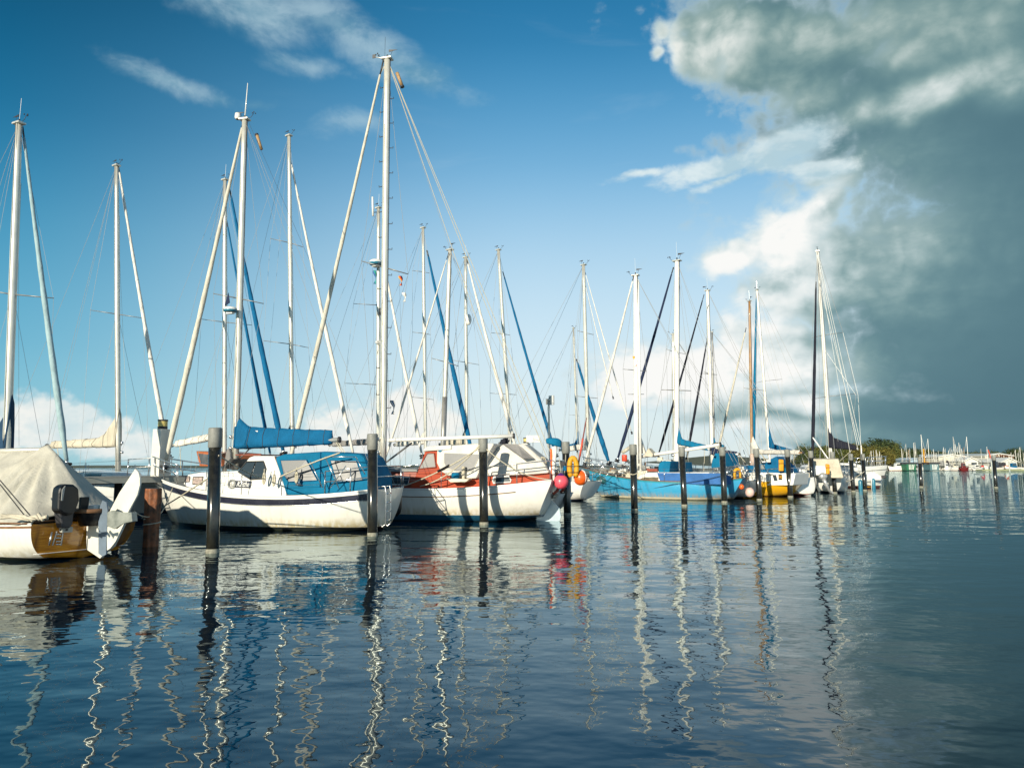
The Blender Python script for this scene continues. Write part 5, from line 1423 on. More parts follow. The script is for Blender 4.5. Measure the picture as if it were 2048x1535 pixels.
dr = MB().tube([C.loc(at(1244, 905, 39.6)), C.loc(at(1262, 893, 39.6))], .10, BEIGEC, 8).tube([C.loc(at(1244, 905, 39.6)), C.loc(at(1248, 944, 39.6))], .02, WHITE, 5)
dr.build('davit', cr_)
p = at(1249, 915, 39.0)
rc = empty('red_canister', p, 0, 'red canister hanging above the fore deck of the turquoise yacht', 'canister')
MB().lathe([(0, .17), (.14, .16), (.15, .1), (.15, -.16), (.13, -.19), (0, -.2)], (0, 0, 0), P('red_plastic', (.70, .07, .03), .4, var=.1), 14).build('can', rc)
MB().tube([(0, 0, .17), (0, 0, .5)], .01, ROPE, 4).build('lanyard', rc)
rp_ = MB()
def droop(a, b, sag, n=14): return [lerp(a, b, i / n) - Vector((0, 0, sag * 4 * (i / n) * (1 - i / n))) for i in range(n + 1)]
rp_.tube(droop(C.pl(1172, 955, 1.0), C.pl(1345, 968, 1.56), .42), .015, P('dark_blue_rope', (.02, .05, .09), .8), 5)
rp_.tube(droop(C.pl(1345, 968, 1.56), C.pl(1480, 940, 1.5), .1), .015, MATS['dark_blue_rope'], 5)
rp_.build('hull_rope', cr_)
p = at(1475, 950, 36.6)
ylb = empty('lifebuoy_case', p, 0, 'yellow horseshoe lifebuoy case at the stern of the turquoise yacht', 'lifebuoy')
MB().tube([(.17 * math.cos(t), 0, .26 * math.sin(t) * 1.2) for t in [R(x) for x in range(-60, 241, 20)]], .085, YELH, 10).build('horseshoe', ylb)
MB().tube([(-.2, 0, -.25), (.2, 0, -.25)], .02, NAVYC, 5).build('strap', ylb)
ob2 = MB().box(C.loc(at(1470, 962, 36.8)), (.5, .5, .35), NAVYC); ob2.build('engine_cover', cr_, bevel=.06)
for (x, y, rr2, mt2, lb) in ((1483, 973, .125, ORANGE, 'small orange ball fender at the stern of the turquoise yacht'), (1499.5, 984, .225, P('pale_pink_vinyl', (.75, .52, .45), .4, var=.1), 'pale pink ball fender beside the yellow hull')):
    p = at(x, y, 36.6)
    b2 = empty('ball_fender', p, 0, lb, 'fender', 'ball fenders')
    MB().ball((0, 0, 0), rr2, mt2, 18, 12, (1, 1, 1.12)).build('ball', b2)
    MB().lathe([(0, rr2 + .1), (.04, rr2 + .09), (.05, rr2)], (0, 0, 0), DARK, 8).tube([(0, 0, rr2 + .08), (0, .1, rr2 + .5)], .01, ROPED, 4).build('fender_neck', b2)

# ------------------------------------------------------------------ yellow yacht
ya = R(180 - 42); ys = at(1601, 975, 41.0); YL = 9.0
yo = Vector((ys.x + math.cos(ya) * YL / 2, ys.y + math.sin(ya) * YL / 2, 0))
Y = Frame(empty('yellow_yacht', (yo.x, yo.y, 0), ya, 'yellow hulled yacht with white cabin sides and blue cockpit canvas', 'sailboat', FRW), yo, ya)
yr_ = Y.root
yh = Hull(YL, 2.9, (1.0, .9, 1.3), tw=.62, so=.7, bo=1.2, zt=.05, e1=.6)
YHM = hullmat('hull_yellow', (.70, .36, .008), (.25, .02, .015), 0.04, stain=.2)
yh.mesh([WHITE, YHM], (0, .06)).build('hull', yr_); yh.transom(YHM).build('transom', yr_); yh.deck(DECKB).build('deck', yr_); yh.rail(WHITE, .025).build('toe_rail', yr_)
ysd = Side(1.15, .8, .12)
yc = house(Y.poly([(1500, 970), (1500, 948), (1520, 944), (1592, 946), (1588, 970)], 1.0), ysd, WHITE, 'cabin', yr_, .04)
side_panel(Y.poly([(1545, 949), (1552, 949), (1556, 961), (1549, 961)], 1.1), ysd, GLASS, 'window', yc)
tb_ = side_panel(Y.poly([(1557, 948), (1564, 948), (1565, 959), (1558, 959)], 1.1), ysd, BLACK, 'number_board', yc, sides=(1,))[0]
c_ = Y.pl(1561, 953.5, 1.1); textobj('10', .25, YELH, basis((c_.x, ysd.y(c_.x, c_.z, .03), c_.z), (-1, 0, 0), (0, 0, 1)), tb_)
solid_tent(Y, [(1432, 935), (1433, 920), (1440, 906), (1466, 906), (1473, 935)], 42.5, 1.0, BLUEK, 'spray_hood')
solid_tent(Y, [(1475, 944), (1475, 930), (1520, 931), (1570, 912), (1580, 925), (1600, 938), (1600, 946)], 42.0, 1.0, BLUEC, 'cockpit_canvas')
YZ = 44.6
yma, ymt = Y.loc(at(1425, 930, YZ)), Y.loc(at(1415, 581, YZ))
ymo = make_mast(Y, yma, ymt, .22, ALUW, yr_, kind=1, face=-1)
for (a_, b_, c_, d_) in ((1407, 742, 1421, 753), (1404, 746, 1434, 749)):
    spreader(Y, Y.loc(at(a_, b_, YZ)), Y.loc(at(1419, 748, YZ)), Y.loc(at(c_, d_, YZ)), .03, parent=ymo)
for sg in (1, -1):
    stay(Y, ymt, yh.sheer(yma.x, sg, .1), .009, 'shroud'); stay(Y, ymt, yh.sheer(-YL / 2 + .1, sg, .3), .009, 'backstay')
covered_boom(Y, Y.loc(at(1424, 906, YZ)), Y.loc(at(1478, 908, YZ - 2)), .35, .15, .15, NAVYC, ALUW, bib=.7, br=.08)
pushpit(Y, yh, -YL / 2 + 1.4, .65, .02); lifelines(Y, yh, -YL / 2 + 1.4, YL / 2 - 1.5, 5, .65); pulpit(Y, yh, YL / 2 - 1.5)
p = at(1562, 930, 40.3)
t_ = empty('lifebuoy_case', p, 0, 'upright yellow lifebuoy case above the yellow hull between two piles', 'lifebuoy')
MB().prism([(-.14, -.33), (.12, -.33), (.15, .32), (-.12, .34)], -.08, .08, YELH).build('case', t_, bevel=.05)
MB().tube([(-.15, -.09, .1), (.15, -.09, .1)], .015, BLACK, 4).build('strap', t_)
cl2 = MB()
for i in range(26):
    x = rnd.uniform(1478, 1545); y = rnd.uniform(914, 965); c_ = Y.loc(at(x, y, 40.8 + rnd.uniform(-.4, .8)))
    if i % 2: cl2.tube([c_, c_ + Vector((rnd.uniform(-.5, .5), 0, rnd.uniform(.2, .7)))], .02, rnd.choice([STEEL, ROPE, WHITE]), 5)
    else: cl2.box(c_, (rnd.uniform(.06, .3), .2, rnd.uniform(.05, .25)), rnd.choice([WHITE, DARK, GREYP, FWHT, BLUEC]), rz=rnd.uniform(0, 3))
cl2.build('deck_gear', yr_)
# white raked stern with its ladder (on the brown masted yacht)
hh = f15.h
MB().prism([(1, 1)] and [(p_.x, p_.z) for p_ in [f15.loc(at(x, y, 42.6)) for x, y in ((1580, 943), (1596, 943), (1609, 984), (1580, 986))]], f15.loc(at(1590, 960, 42.6)).y - .9, f15.loc(at(1590, 960, 42.6)).y + .3, WHITE).build('raked_stern', f15.root, bevel=.03)
# silver outboard tilted up at a stern
p = at(1646, 952, 44.0)
som = empty('outboard_motor', p, 0, 'tilted silver outboard motor on a white stern behind the piles', 'outboard motor')
MB().ball((0, 0, 0), .30, P('silver_grey_cowl', (.42, .43, .43), .3, metal=.3, var=.1), 14, 10, (.9, .6, .75)).build('cowling', som)
MB().tube([(0, 0, -.1), (.18, 0, -.55), (.38, 0, -.95)], [.14, .11, .07], MATS['silver_grey_cowl'], 8).box((.42, 0, -.92), (.35, .1, .1), MATS['silver_grey_cowl'], ry=.6).build('motor_leg', som)
MB().box((.44, 0, -1.0), (.04, .3, .1), ALUD).build('propeller', som)
solid_tent(f17, [(1622, 955), (1622, 918), (1650, 916), (1668, 920), (1680, 955)], 45.5, 1.1, BEIGEC, 'cockpit_tent')
solid_tent(f17, [(1630, 950), (1630, 935), (1640, 930), (1650, 950)], 44.8, .5, WHITE, 'stern_locker')
p = at(1655, 938, 43.8)
t_ = empty('lifebuoy_case', p, 0, 'orange yellow lifebuoy case behind the cream tent near the silver outboard', 'lifebuoy')
MB().prism([(-.10, -.3), (.10, -.3), (.13, .3), (-.1, .34)], -.08, .08, P('orange_yellow_cover', (.82, .33, .01), .5, var=.1), ).build('case', t_, bevel=.05)
MB().tube([(-.12, -.09, .1), (.14, -.09, .1)], .015, BLACK, 4).build('strap', t_)

# ------------------------------------------------------------------ white cruiser, bow to the right
wa = R(-14); wb_ = at(1776, 950, 55.5); WL = 11.5
wo = Vector((wb_.x - math.cos(wa) * WL / 2, wb_.y - math.sin(wa) * WL / 2, 0))
W = Frame(empty('motor_cruiser', (wo.x, wo.y, 0), wa, 'white motor cruiser with rounded bow, dark slit windows and teal fenders', 'motor boat'), wo, wa)
wh_ = Hull(WL, 3.5, (1.35, 1.45, 1.75), tw=.8, so=.3, bo=.9, e1=.5, bowp=3.0)
WHM = hullmat('hull_white_dark_red_boot', (.78, .78, .72), (.10, .03, .025), .14, stripe=(.07, .05, .05), zs=.19)
wh_.mesh([WHITE, WHM], (0, .12)).build('hull', W.root); wh_.transom(WHM).build('transom', W.root); wh_.deck(WHITE).build('deck', W.root)
wh_.rail(GREYP, .03, drop=.32, out=.01).build('rubbing_strake', W.root)
ws = Side(1.45, 1.35, .3, 0, WL * .4, .8)
wc_ = house(W.poly([(1600, 955), (1612, 930), (1660, 924), (1715, 926), (1738, 935), (1765, 952), (1765, 960), (1600, 962)], -1.2), ws, WHITE, 'cabin', W.root, .08)
side_panel(W.poly([(1680, 932), (1684, 929), (1712, 931), (1716, 935), (1700, 936), (1684, 935)], -1.3), ws, GLASS, 'window', wc_)
side_panel(W.poly([(1737, 932), (1741, 932), (1744, 940), (1740, 939)], -1.2), ws, GLASS, 'porthole', wc_)
side_panel(W.poly([(1712, 947), (1722, 947), (1722, 951.5), (1712, 951.5)], -1.6), Side(1.74, 0, 0), GLASS, 'porthole', W.root, sides=(-1,))
pulpit(W, wh_, WL / 2 - 2.5, .7, .025); lifelines(W, wh_, -WL / 2 + 1, WL / 2 - 2.5, 7, .7)
MB().tube([W.loc(at(x, y, 55.3)) for x, y in ((1730, 935), (1731, 916), (1735, 913), (1740, 918), (1741, 938))], .03, STEEL, 6).build('hoop', W.root)
MB().tube([W.loc(at(1722, 890, 55)), W.loc(at(1724, 925, 55))], .05, FWHT, 6).build('flagstaff', W.root)
for x, y in ((1751, 955), (1723, 958)):
    c_ = W.pl(x, y, -1.75 if x > 1740 else -1.82)
    c_.y = -wh_.hb(c_.x / WL + .5) - .05
    o_ = fender(W, c_, .16, .95, BLUEF)
    MB().tube([c_, c_ + Vector((0, .12, .75))], .01, ROPED, 4).build('lanyard', o_)
MB().box(W.pl(1766, 953, -.8) + Vector((0, -.15, 0)), (.3, .2, .22), DARK).build('anchor_pocket', W.root, bevel=.05)
wl = MB()
for dx in (0, .35):
    wl.tube([W.pl(1733, 950, -1.9) + Vector((dx, 0, .3)), W.pl(1733, 978, -1.9) + Vector((dx, 0, -.1))], .03, WHITE, 6)
for q in range(4): wl.tube([W.pl(1733, 955 + q * 6, -1.9), W.pl(1733, 955 + q * 6, -1.9) + Vector((.35, 0, 0))], .025, YELH if q > 2 else WHITE, 5)
wl.build('boarding_ladder', W.root)

# small far boats just behind the turquoise bow
tgw = yacht('sailboat', 'low white hull showing between the orange ball and the turquoise bow',
    ((1100, 925), (1097, 800), 4, 38.0), 180 - 38, tack=None, group=FRW, boom=None, L=7.0, B=2.4, mf=.62, fb=(1.0, .9, 1.1), back=False)
MB().box(tgw.loc(at(1103, 800, 38)), (.3, .12, .5), WHITE).box(tgw.loc(at(1095, 803, 38)), (.15, .1, .3), GREYP).build('wind_generator', tgw.mast)
# ------------------------------------------------------------------ pier behind the front row
PA, PB = Vector((-18.5, 13.0, 0)), Vector((33.0, 76.0, 0))
pdir = (PB - PA).normalized(); pn = Vector((-pdir.y, pdir.x, 0)); plen = (PB - PA).length
pier = empty('pier', PA, math.atan2(pdir.y, pdir.x), 'long grey pier running behind the front row of yachts', 'pier')
dk = MB().box((plen / 2, 1.1, 1.46), (plen, 2.1, .06), P('pier_planks', (.27, .27, .24), .8, var=.15, vs=2)).build('deck', pier)
MB().box((plen / 2, -0.02, 1.39), (plen, .10, .15), P('pier_edge_beam', (.36, .37, .33), .8, var=.15, vs=2)).build('edge_beam', pier)
for i in range(26):
    MB().tube([(1.5 + i * 3.2, .9, -1), (1.5 + i * 3.2, .9, 1.42)], .11, DARK, 10).build('support_post', pier)
for i in range(9):
    MB().lathe([(0.09, 0), (.09, .22), (.11, .24), (.11, .30), (0, .31)], (9 + i * 6.5, .25, 1.49), GREYP, 12).build('bollard', pier)
for (px, py, Yd, wdt, lb) in ((325, 858, 22.9, .40, 'tall white power pillar with yellow lamp beside the bow of the navy striped yacht'),
                       (1052, 886, 39.2, .36, 'white power pillar with yellow lamp right of the white cockpit tent'),
                       (1433, 893, 53.5, .36, 'white power pillar with yellow lamp behind the white diagonal boom')):
    t = at(px, py, Yd)
    pe = empty('power_pillar', (t.x, t.y, 1.49), R(-28), lb, 'power pillar', 'power pillars on the pier')
    hgt = t.z - 1.49
    MB().box((0, 0, hgt / 2), (wdt, wdt, hgt), P('white_power_cabinet', (.66, .66, .61), .45, var=.06)).build('cabinet', pe, bevel=.012)
    MB().lathe([(.14, 0), (.15, .01), (.15, .09), (.0, .09)], (0, 0, hgt), DARK, 16).build('lamp_collar', pe)
    MB().lathe([(.145, .09), (.145, .26)], (0, 0, hgt), LAMPY, 16).build('lamp_glass', pe)
    MB().lathe([(.155, .26), (.155, .31), (0, .32)], (0, 0, hgt), DARK, 16).build('lamp_cap', pe)
    MB().box((-wdt / 2 - .03, 0, hgt * .68), (.08, .14, .12), DARK).box((-wdt / 2 - .03, .02, hgt * .5), (.06, .1, .1), DARK).build('socket', pe)
# white board on a pole by the middle pillar
p = at(1066, 900, 38.5)
sg_ = empty('notice_board', p, 0, 'small white board on a thin pole above the middle power pillar', 'sign')
MB().box((0, 0, .62), (.72, .04, .36), WHITE).build('board', sg_)
MB().tube([(0, .04, -1.0), (0, .04, .7)], .02, STEEL, 6).build('pole', sg_)

# rusty wooden pile by the bow of the navy striped yacht
b = water(301, 1092)
rp = empty('wooden_pile', b, 0, 'thick rusty brown pile between the lifted rudder and the navy striped bow', 'pile')
rpo = MB().grid(lambda u, v: ((.165 + .012 * math.sin(v * 44) + .01 * math.sin(u * 9)) * math.cos(v * 2 * math.pi), (.165 + .012 * math.sin(v * 44)) * math.sin(v * 2 * math.pi), -1 + u * 2.32), 10, 40, RUST)
rpo.lathe([(0, 1.32), (.165, 1.32)], (0, 0, 0), DARK, 20)
rpo.build('pile_shaft', rp)
MB().tube([(.18 * math.cos(a * .5), .18 * math.sin(a * .5), .42 + .01 * a) for a in range(22)], .014, ROPE, 5).build('rope_turns', rp)

# ------------------------------------------------------------------ mooring ropes, each a thing
def rope(a, b, sag, r, label, mat=None, n=16):
    a, b = Vector(a), Vector(b)
    pts = [lerp(a, b, i / n) - Vector((0, 0, sag * 4 * (i / n) * (1 - i / n))) for i in range(n + 1)]
    o = MB().tube([p - a for p in pts], r, mat or ROPE, 6).build('mooring_rope', None, loc=a)
    return tag(o, label, 'rope', 'mooring ropes')
def ploop(i, px=None):
    b, t = PILEPOS[i]; return t + Vector((0, -.15, -.45))
P1, P2, P3, P4 = [PILEPOS[i] for i in range(4)]
rope(P1[1] + Vector((.1, -.05, -.95)), K.wld(K.pl(283, 1036, 1.0)) + Vector((0, 0, 0)), 0.05, .016, 'pale rope sloping from the nearest black pile down past the navy striped bow')
rope(P1[1] + Vector((.13, -.08, -.6)), K.wld(K.pl(530, 958, 1.25)), .05, .015, 'pale rope from the first black pile to the wheelhouse of the navy striped yacht')
rope(K.wld(K.pl(308, 965, .2)), at(150, 958, 22.5), .05, .014, 'thin white rope from the navy striped bow to the pier')
rope(K.wld(K.pl(345, 975, .9)), at(302, 1036, 16.9), .25, .014, 'drooping white rope between the rusty pile and the navy striped bow')
rope(at(268, 1022, 14.4), at(302, 1032, 16.8), .05, .012, 'short rope from the lifted rudder to the rusty pile')
rope(K.wld(K.pl(560, 953, 1.3)), K.wld(K.pl(680, 905, 1.3)), -.03, .02, 'pale rope running up along the blue cockpit tent')
rope(P3[1] + Vector((-.1, -.12, -.3)), T.wld(T.pl(798, 974, 1.4)), .12, .022, 'thick pale rope with dark snubber from the third black pile to the red deckhouse side')
rope(P3[1] + Vector((-.1, -.1, -.22)), T.wld(T.pl(840, 972, 1.5)), .22, .02, 'second pale rope below the thick one from the third black pile')
rope(P3[1] + Vector((.12, -.1, -.35)), T.wld(T.pl(1100, 958, 1.1)), .22, .018, 'pale rope from the third black pile across the white cockpit tent to the stern')
rope(P4[1] + Vector((0, -.1, -.45)), T.wld(T.pl(1128, 955, .3)), .12, .018, 'pale rope from the fourth black pile to the stern rail with the pink ball')
rope(PILEPOS[4][1] + Vector((-.1, -.1, -1.2)), C.wld(C.pl(1182, 950, .6)), -.25, .02, 'rope from the rope looped pile up to the turquoise bow')
for i, yy in ((4, .98),):
    b_, t_ = PILEPOS[i]; c_ = lerp(b_, t_, .58)
    o = MB().tube([Vector((.17 * math.cos(a * .35), .17 * math.sin(a * .35), -.1 * math.cos(a * .35 + 2))) for a in range(19)], .016, ROPE, 5, cap=False).build('rope_loop', None, loc=c_)
    tag(o, 'pale rope loop round the black pile before the turquoise bow half', 'rope', 'mooring ropes')
b12 = PILEPOS[12]
rope(lerp(b12[0], b12[1], .53) + Vector((0, -.15, 0)), at(1684, 965, 46.5), .12, .035, 'pale rope from the last pile of the row to the black covered yacht')
rope(PILEPOS[7][1] + Vector((.1, -.1, -.4)), Y.wld(Y.pl(1540, 950, 1.2)), .1, .018, 'pale rope from the pile before the yellow hull to its deck')
dsn = rope(lerp(T.wld(T.pl(798, 974, 1.4)), P3[1] + Vector((-.1, -.12, -.3)), .50) - Vector((0, 0, .1)), lerp(T.wld(T.pl(798, 974, 1.4)), P3[1] + Vector((-.1, -.12, -.3)), .64) - Vector((0, 0, .09)), .01, .045, 'black rubber snubber on the thick pale rope by the red deckhouse', BLACK)
dsn.name = 'rubber_snubber'; dsn['category'] = 'rope snubber'; del dsn['group']

# ------------------------------------------------------------------ far shore
EARTH = P('shore_ground', (.10, .11, .06), .95, var=.2, vs=.3)
FZ = 178.0
sh = MB().grid(lambda u, v: (60 + 200 * u, FZ + 4 + 150 * v + 14 * max(0, .4 - u) , -0.5 + 1.3 * min(1, v * 14) + 5.0 * v * max(0, 1 - abs(u - .18) * 4)), 30, 20, EARTH)
tag(sh.build('shore_ground'), kind='structure', label='low green shore ground under the far boatyard')
tag(MB().grid(lambda u, v: (-420 + 480 * u, 300 + 80 * v, -0.5 + 1.2 * min(1, v * 10)), 12, 8, EARTH).build('far_shore_ground'), kind='structure', label='distant low shore behind the rows of yachts')
# trees
LEAF = []
def leafmat(name, c1_, c2_):
    m = bpy.data.materials.new(name); m.use_nodes = True
    k = G(m.node_tree); b = m.node_tree.nodes['Principled BSDF']
    tc = k.n('ShaderNodeTexCoord').outputs['Object']
    f = k.ss(k.noise(tc, .9, 5, .6), .35, .65)
    f2 = k.n('ShaderNodeTexWhiteNoise', noise_dimensions='3D', ins={0: k.v('SNAP', tc, (.5, .5, .5))}).outputs[0]
    k.put(b.inputs['Base Color'], k.mix(k.m('MULTIPLY_ADD', f2, .4, k.m('MULTIPLY', f, .6)), tuple(c1_) + (1,), tuple(c2_) + (1,)))
    b.inputs['Roughness'].default_value = .8
    return m
LM = [leafmat('foliage_olive', (.035, .05, .010), (.12, .13, .025)), leafmat('foliage_dark', (.016, .035, .010), (.06, .085, .022)), leafmat('foliage_yellow_green', (.06, .06, .008), (.17, .14, .02))]
BARK = P('bark', (.10, .07, .045), .9, var=.2)
def crown_mesh(seed, mat, n=1700):
    rnd = random.Random(seed); mb = MB(); vs = []; fs = []
    lobes = [(Vector((rnd.uniform(-2.3, 2.3), rnd.uniform(-2.3, 2.3), rnd.uniform(3.0, 8.0))), rnd.uniform(1.2, 2.3)) for _ in range(11)]
    lobes.append((Vector((0, 0, 5.5)), 2.6))
    for i in range(n):
        c, r = rnd.choice(lobes)
        d = Vector((rnd.gauss(0, 1), rnd.gauss(0, 1), rnd.gauss(0, 1))).normalized()
        p = c + d * r * (rnd.uniform(.55, 1.08) if rnd.random() < .8 else rnd.uniform(.2, .6))
        nrm = (d + Vector((rnd.uniform(-.7, .7), rnd.uniform(-.7, .7), rnd.uniform(-.3, .9)))).normalized()
        u = nrm.orthogonal().normalized(); w_ = nrm.cross(u); s_ = rnd.uniform(.18, .42)
        a = rnd.uniform(0, 6.28); u2 = u * math.cos(a) + w_ * math.sin(a); w2 = nrm.cross(u2)
        o = len(vs); vs += [p - u2 * s_, p - w2 * s_ * .6, p + u2 * s_, p + w2 * s_ * .6]; fs.append((o, o + 1, o + 2, o + 3))
    mb.add(vs, fs, mat); return mb
def trunk_mesh(seed):
    rnd = random.Random(seed); mb = MB()
    mb.tube([(0, 0, -.5), (.1, 0, 2), (.0, .1, 4.5), (.1, 0, 6.5)], [.30, .22, .15, .05], BARK, 8)
    for i in range(5):
        a = rnd.uniform(0, 6.28); mb.tube([(0, 0, 2 + i * .5), (1.0 * math.cos(a), 1.0 * math.sin(a), 3.6 + i * .6), (1.8 * math.cos(a), 1.8 * math.sin(a), 5 + i * .5)], [.12, .07, .02], BARK, 6)
    return mb
protos = []
for i in range(6):
    t = empty('shore_tree', (0, 0, 0))
    crown_mesh(30 + i, LM[(0, 1, 0, 2, 1, 0)[i]]).build('crown', t); trunk_mesh(60 + i).build('trunk', t)
    protos.append(t)
rnd = random.Random(12)
# height profile of the wood along the picture: px -> skyline y
prof = [(1590, 908), (1606, 893), (1622, 886), (1650, 883), (1690, 886), (1705, 880), (1730, 884), (1750, 880), (1760, 875), (1776, 877), (1790, 886), (1800, 893), (1815, 896), (1835, 892), (1850, 894), (1870, 900), (1900, 902), (1930, 898), (1950, 901), (1980, 902), (2000, 900), (2020, 895), (2048, 898), (2075, 896)]
def sky_y(px):
    for (a, b), (c, d) in zip(prof, prof[1:]):
        if a <= px <= c: return b + (d - b) * (px - a) / (c - a)
    return prof[-1][1]
used = [False] * 6
kinds = {0: 'olive green', 1: 'dark green', 2: 'olive green', 3: 'yellow green', 4: 'dark green', 5: 'olive green'}
def plant(px, Yd, ytop, i, place):
    global used
    t = at(px, ytop, Yd); gz = 0.3
    s_ = (t.z - gz) / 9.3
    o = protos[i] if not used[i] else copy_tree(protos[i])
    used[i] = True
    o.location = (t.x, Yd, gz - .1); sx = max(.55, s_ * rnd.uniform(.95, 1.2)); o.scale = (sx, sx, s_); o.rotation_euler = (0, 0, rnd.uniform(0, 6.28))
    zone = place or ('behind the black covered boom' if px < 1740 else 'above the green boat hut' if px < 1850 else 'behind the forest of far masts' if px < 1925 else 'behind the boatyard shed with lettering')
    tag(o, f'{kinds[i]} tree on the far shore {zone}' if not place else place, 'tree', 'trees on the far shore ' + zone)
px = 1592
while px < 2085:
    for (Yd, dy) in ((268, 0), (246, rnd.uniform(5, 9)), (226, rnd.uniform(10, 15))):
        x = px + rnd.uniform(-6, 6)
        y = min(920, sky_y(min(2074, max(1590, x))) + dy + rnd.uniform(-1.0, 3.0))
        i = rnd.choice((0, 1, 2, 4, 5, 3) if x < 1800 else (1, 4, 1, 0, 4))
        plant(x, Yd + rnd.uniform(-6, 6), y, i, None)
    px += rnd.uniform(13, 17)
plant(1779, 205, 901, 3, 'low round yellow green bush on the far shore right of the cruiser bow')
for i in range(6):
    if not used[i]:
        for c in list(protos[i].children): bpy.data.objects.remove(c)
        bpy.data.objects.remove(protos[i])

# boatyard sheds
def shed(px0, px1, Yd, yw, yr, label, mat, name='boat_shed', roofm=None, sign=None):
    a, b = at(px0, yw, Yd), at(px1, yw, Yd); w_ = b.x - a.x; zw = a.z; zr = at(px0, yr, Yd).z
    e = empty(name, ((a.x + b.x) / 2, Yd, 0.3), 0, label, 'building')
    MB().prism([(-w_ / 2, 0), (w_ / 2, 0), (w_ / 2, zw - .3), (0, zr - .3), (-w_ / 2, zw - .3)], 0, 16, mat).build('wall', e)
    rf = MB()
    for s_ in (1, -1): rf.add([(s_ * (w_ / 2 + .4), -.5, zw - .42), (0, -.5, zr - .18), (0, 16.5, zr - .18), (s_ * (w_ / 2 + .4), 16.5, zw - .42)] + [(s_ * (w_ / 2 + .4), -.5, zw - .2), (0, -.5, zr + .04), (0, 16.5, zr + .04), (s_ * (w_ / 2 + .4), 16.5, zw - .2)], [(0, 1, 2, 3), (7, 6, 5, 4), (0, 4, 5, 1), (3, 2, 6, 7), (0, 3, 7, 4), (1, 5, 6, 2)], roofm or WHITE)
    rf.build('roof', e)
    if sign:
        s_, size, dx, z = sign
        textobj(s_, size, P('brown_letter_paint', (.16, .07, .04), .6, var=0), basis((dx, -.06, z), (1, 0, 0), (0, 0, 1)), e, ext=.03, xs=1.0)
    return e, w_, zw
CR2 = P('cream_cladding', (.60, .58, .48), .6, var=.08, vs=.5)
WH2 = P('white_cladding', (.72, .71, .64), .6, var=.06, vs=.5)
e1_, w1_, z1_ = shed(1877, 1929, 212, 913, 909.5, 'long white boatyard shed behind the forest of far masts', CR2)
for i in range(4): MB().box((-w1_ / 2 + .9 + i * 1.9, -.05, z1_ - 2.5), (1.5, .1, 2.2), DARK if i % 2 else GREYP).build('door', e1_)
e2_, w2_, z2_ = shed(1928, 1956, 205, 922, 915.5, 'low white gabled hut left of the lettered boatyard shed', WH2)
MB().box((w2_ * .2, -.05, z2_ - 1.0), (1.5, .1, .7), GLASS).build('window', e2_)
e3_, w3_, z3_ = shed(1970, 2024, 216, 911, 908, 'large cream boatyard shed with brown lettering on its gable', CR2, sign=('RAMMIN', 1.75, 1.35, (at(0, 912.5, 216).z - .3)))
MB().box((-w3_ / 2 + 3.0, -.08, 2.2), (3.4, .12, 2.6), DARK).build('door', e3_)
e4_, w4_, z4_ = shed(2003, 2034, 206, 924, 917, 'white boat hall in front of the lettered shed', WH2)
MB().box((-2.1, -.08, z4_ - .9), (2.0, .1, 1.1), DARK).build('window', e4_)
shed(1820, 1838, 214, 919, 917, 'pale blue roofed shed above the green boat hut', P('pale_blue_cladding', (.35, .48, .58), .6), roofm=P('pale_blue_roof', (.40, .52, .62), .6))
# boat huts on the water edge
for (px0, px1, mt, lb) in ((1813, 1832, GREENP, 'green fronted boat hut with pale posts on the far waterline'), (1860, 1878, P('teal_grey_paint', (.10, .20, .22), .6), 'teal grey boat hut with pale posts on the far waterline')):
    a, b = at(px0, 932, 180), at(px1, 932, 180); w_ = b.x - a.x
    e = empty('boat_hut', ((a.x + b.x) / 2, 180, 0), 0, lb, 'hut')
    MB().box((0, 1.5, .95), (w_, 3, 1.6), mt).build('wall', e)
    MB().box((0, 1.5, 1.95), (w_ + .6, 3.6, .35), DARK).build('roof', e)
    for i in range(4): MB().box((-w_ * .22 + i * w_ * .15, -.05, .95), (.14, .08, 1.3), WHITE, ry=.08 * i).build('pale_post', e)
# far yachts
def far_boat(mastm, hullm):
    t = empty('far_sailboat', (0, 0, 0))
    h = Hull(8.5, 2.7, (.9, .8, 1.15), bo=1.0)
    h.mesh([hullm], (0,), n=14).build('hull', t); h.deck(DECKB, n=10).build('deck', t)
    MB().prism([(-1, .75), (2.2, .85), (1.7, 1.25), (-1, 1.3)], -.75, .75, WHITE).build('coachroof', t, bevel=.05)
    MB().tube([(.8, 0, 1.0), (.8, 0, 12.0)], .11, mastm, 6).build('mast', t)
    MB().tube([(.7, 0, 2.1), (-2.8, 0, 2.15)], .13, NAVYC if hullm is HB1 else WHITEC, 6).build('sail_cover', t)
    MB().tube([(.8, 0, 11.8), (4.0, 0, 1.2)], .045, SAILW, 5).build('furled_sail', t)
    MB().tube([(.8, -.9, 6.5), (.8, .9, 6.5)], .03, ALUD, 4).build('spreader', t)
    return t
fps = [far_boat(ALUW, HB1), far_boat(ALU, HRED), far_boat(WOODM, HB1)]
ff = [False] * 3
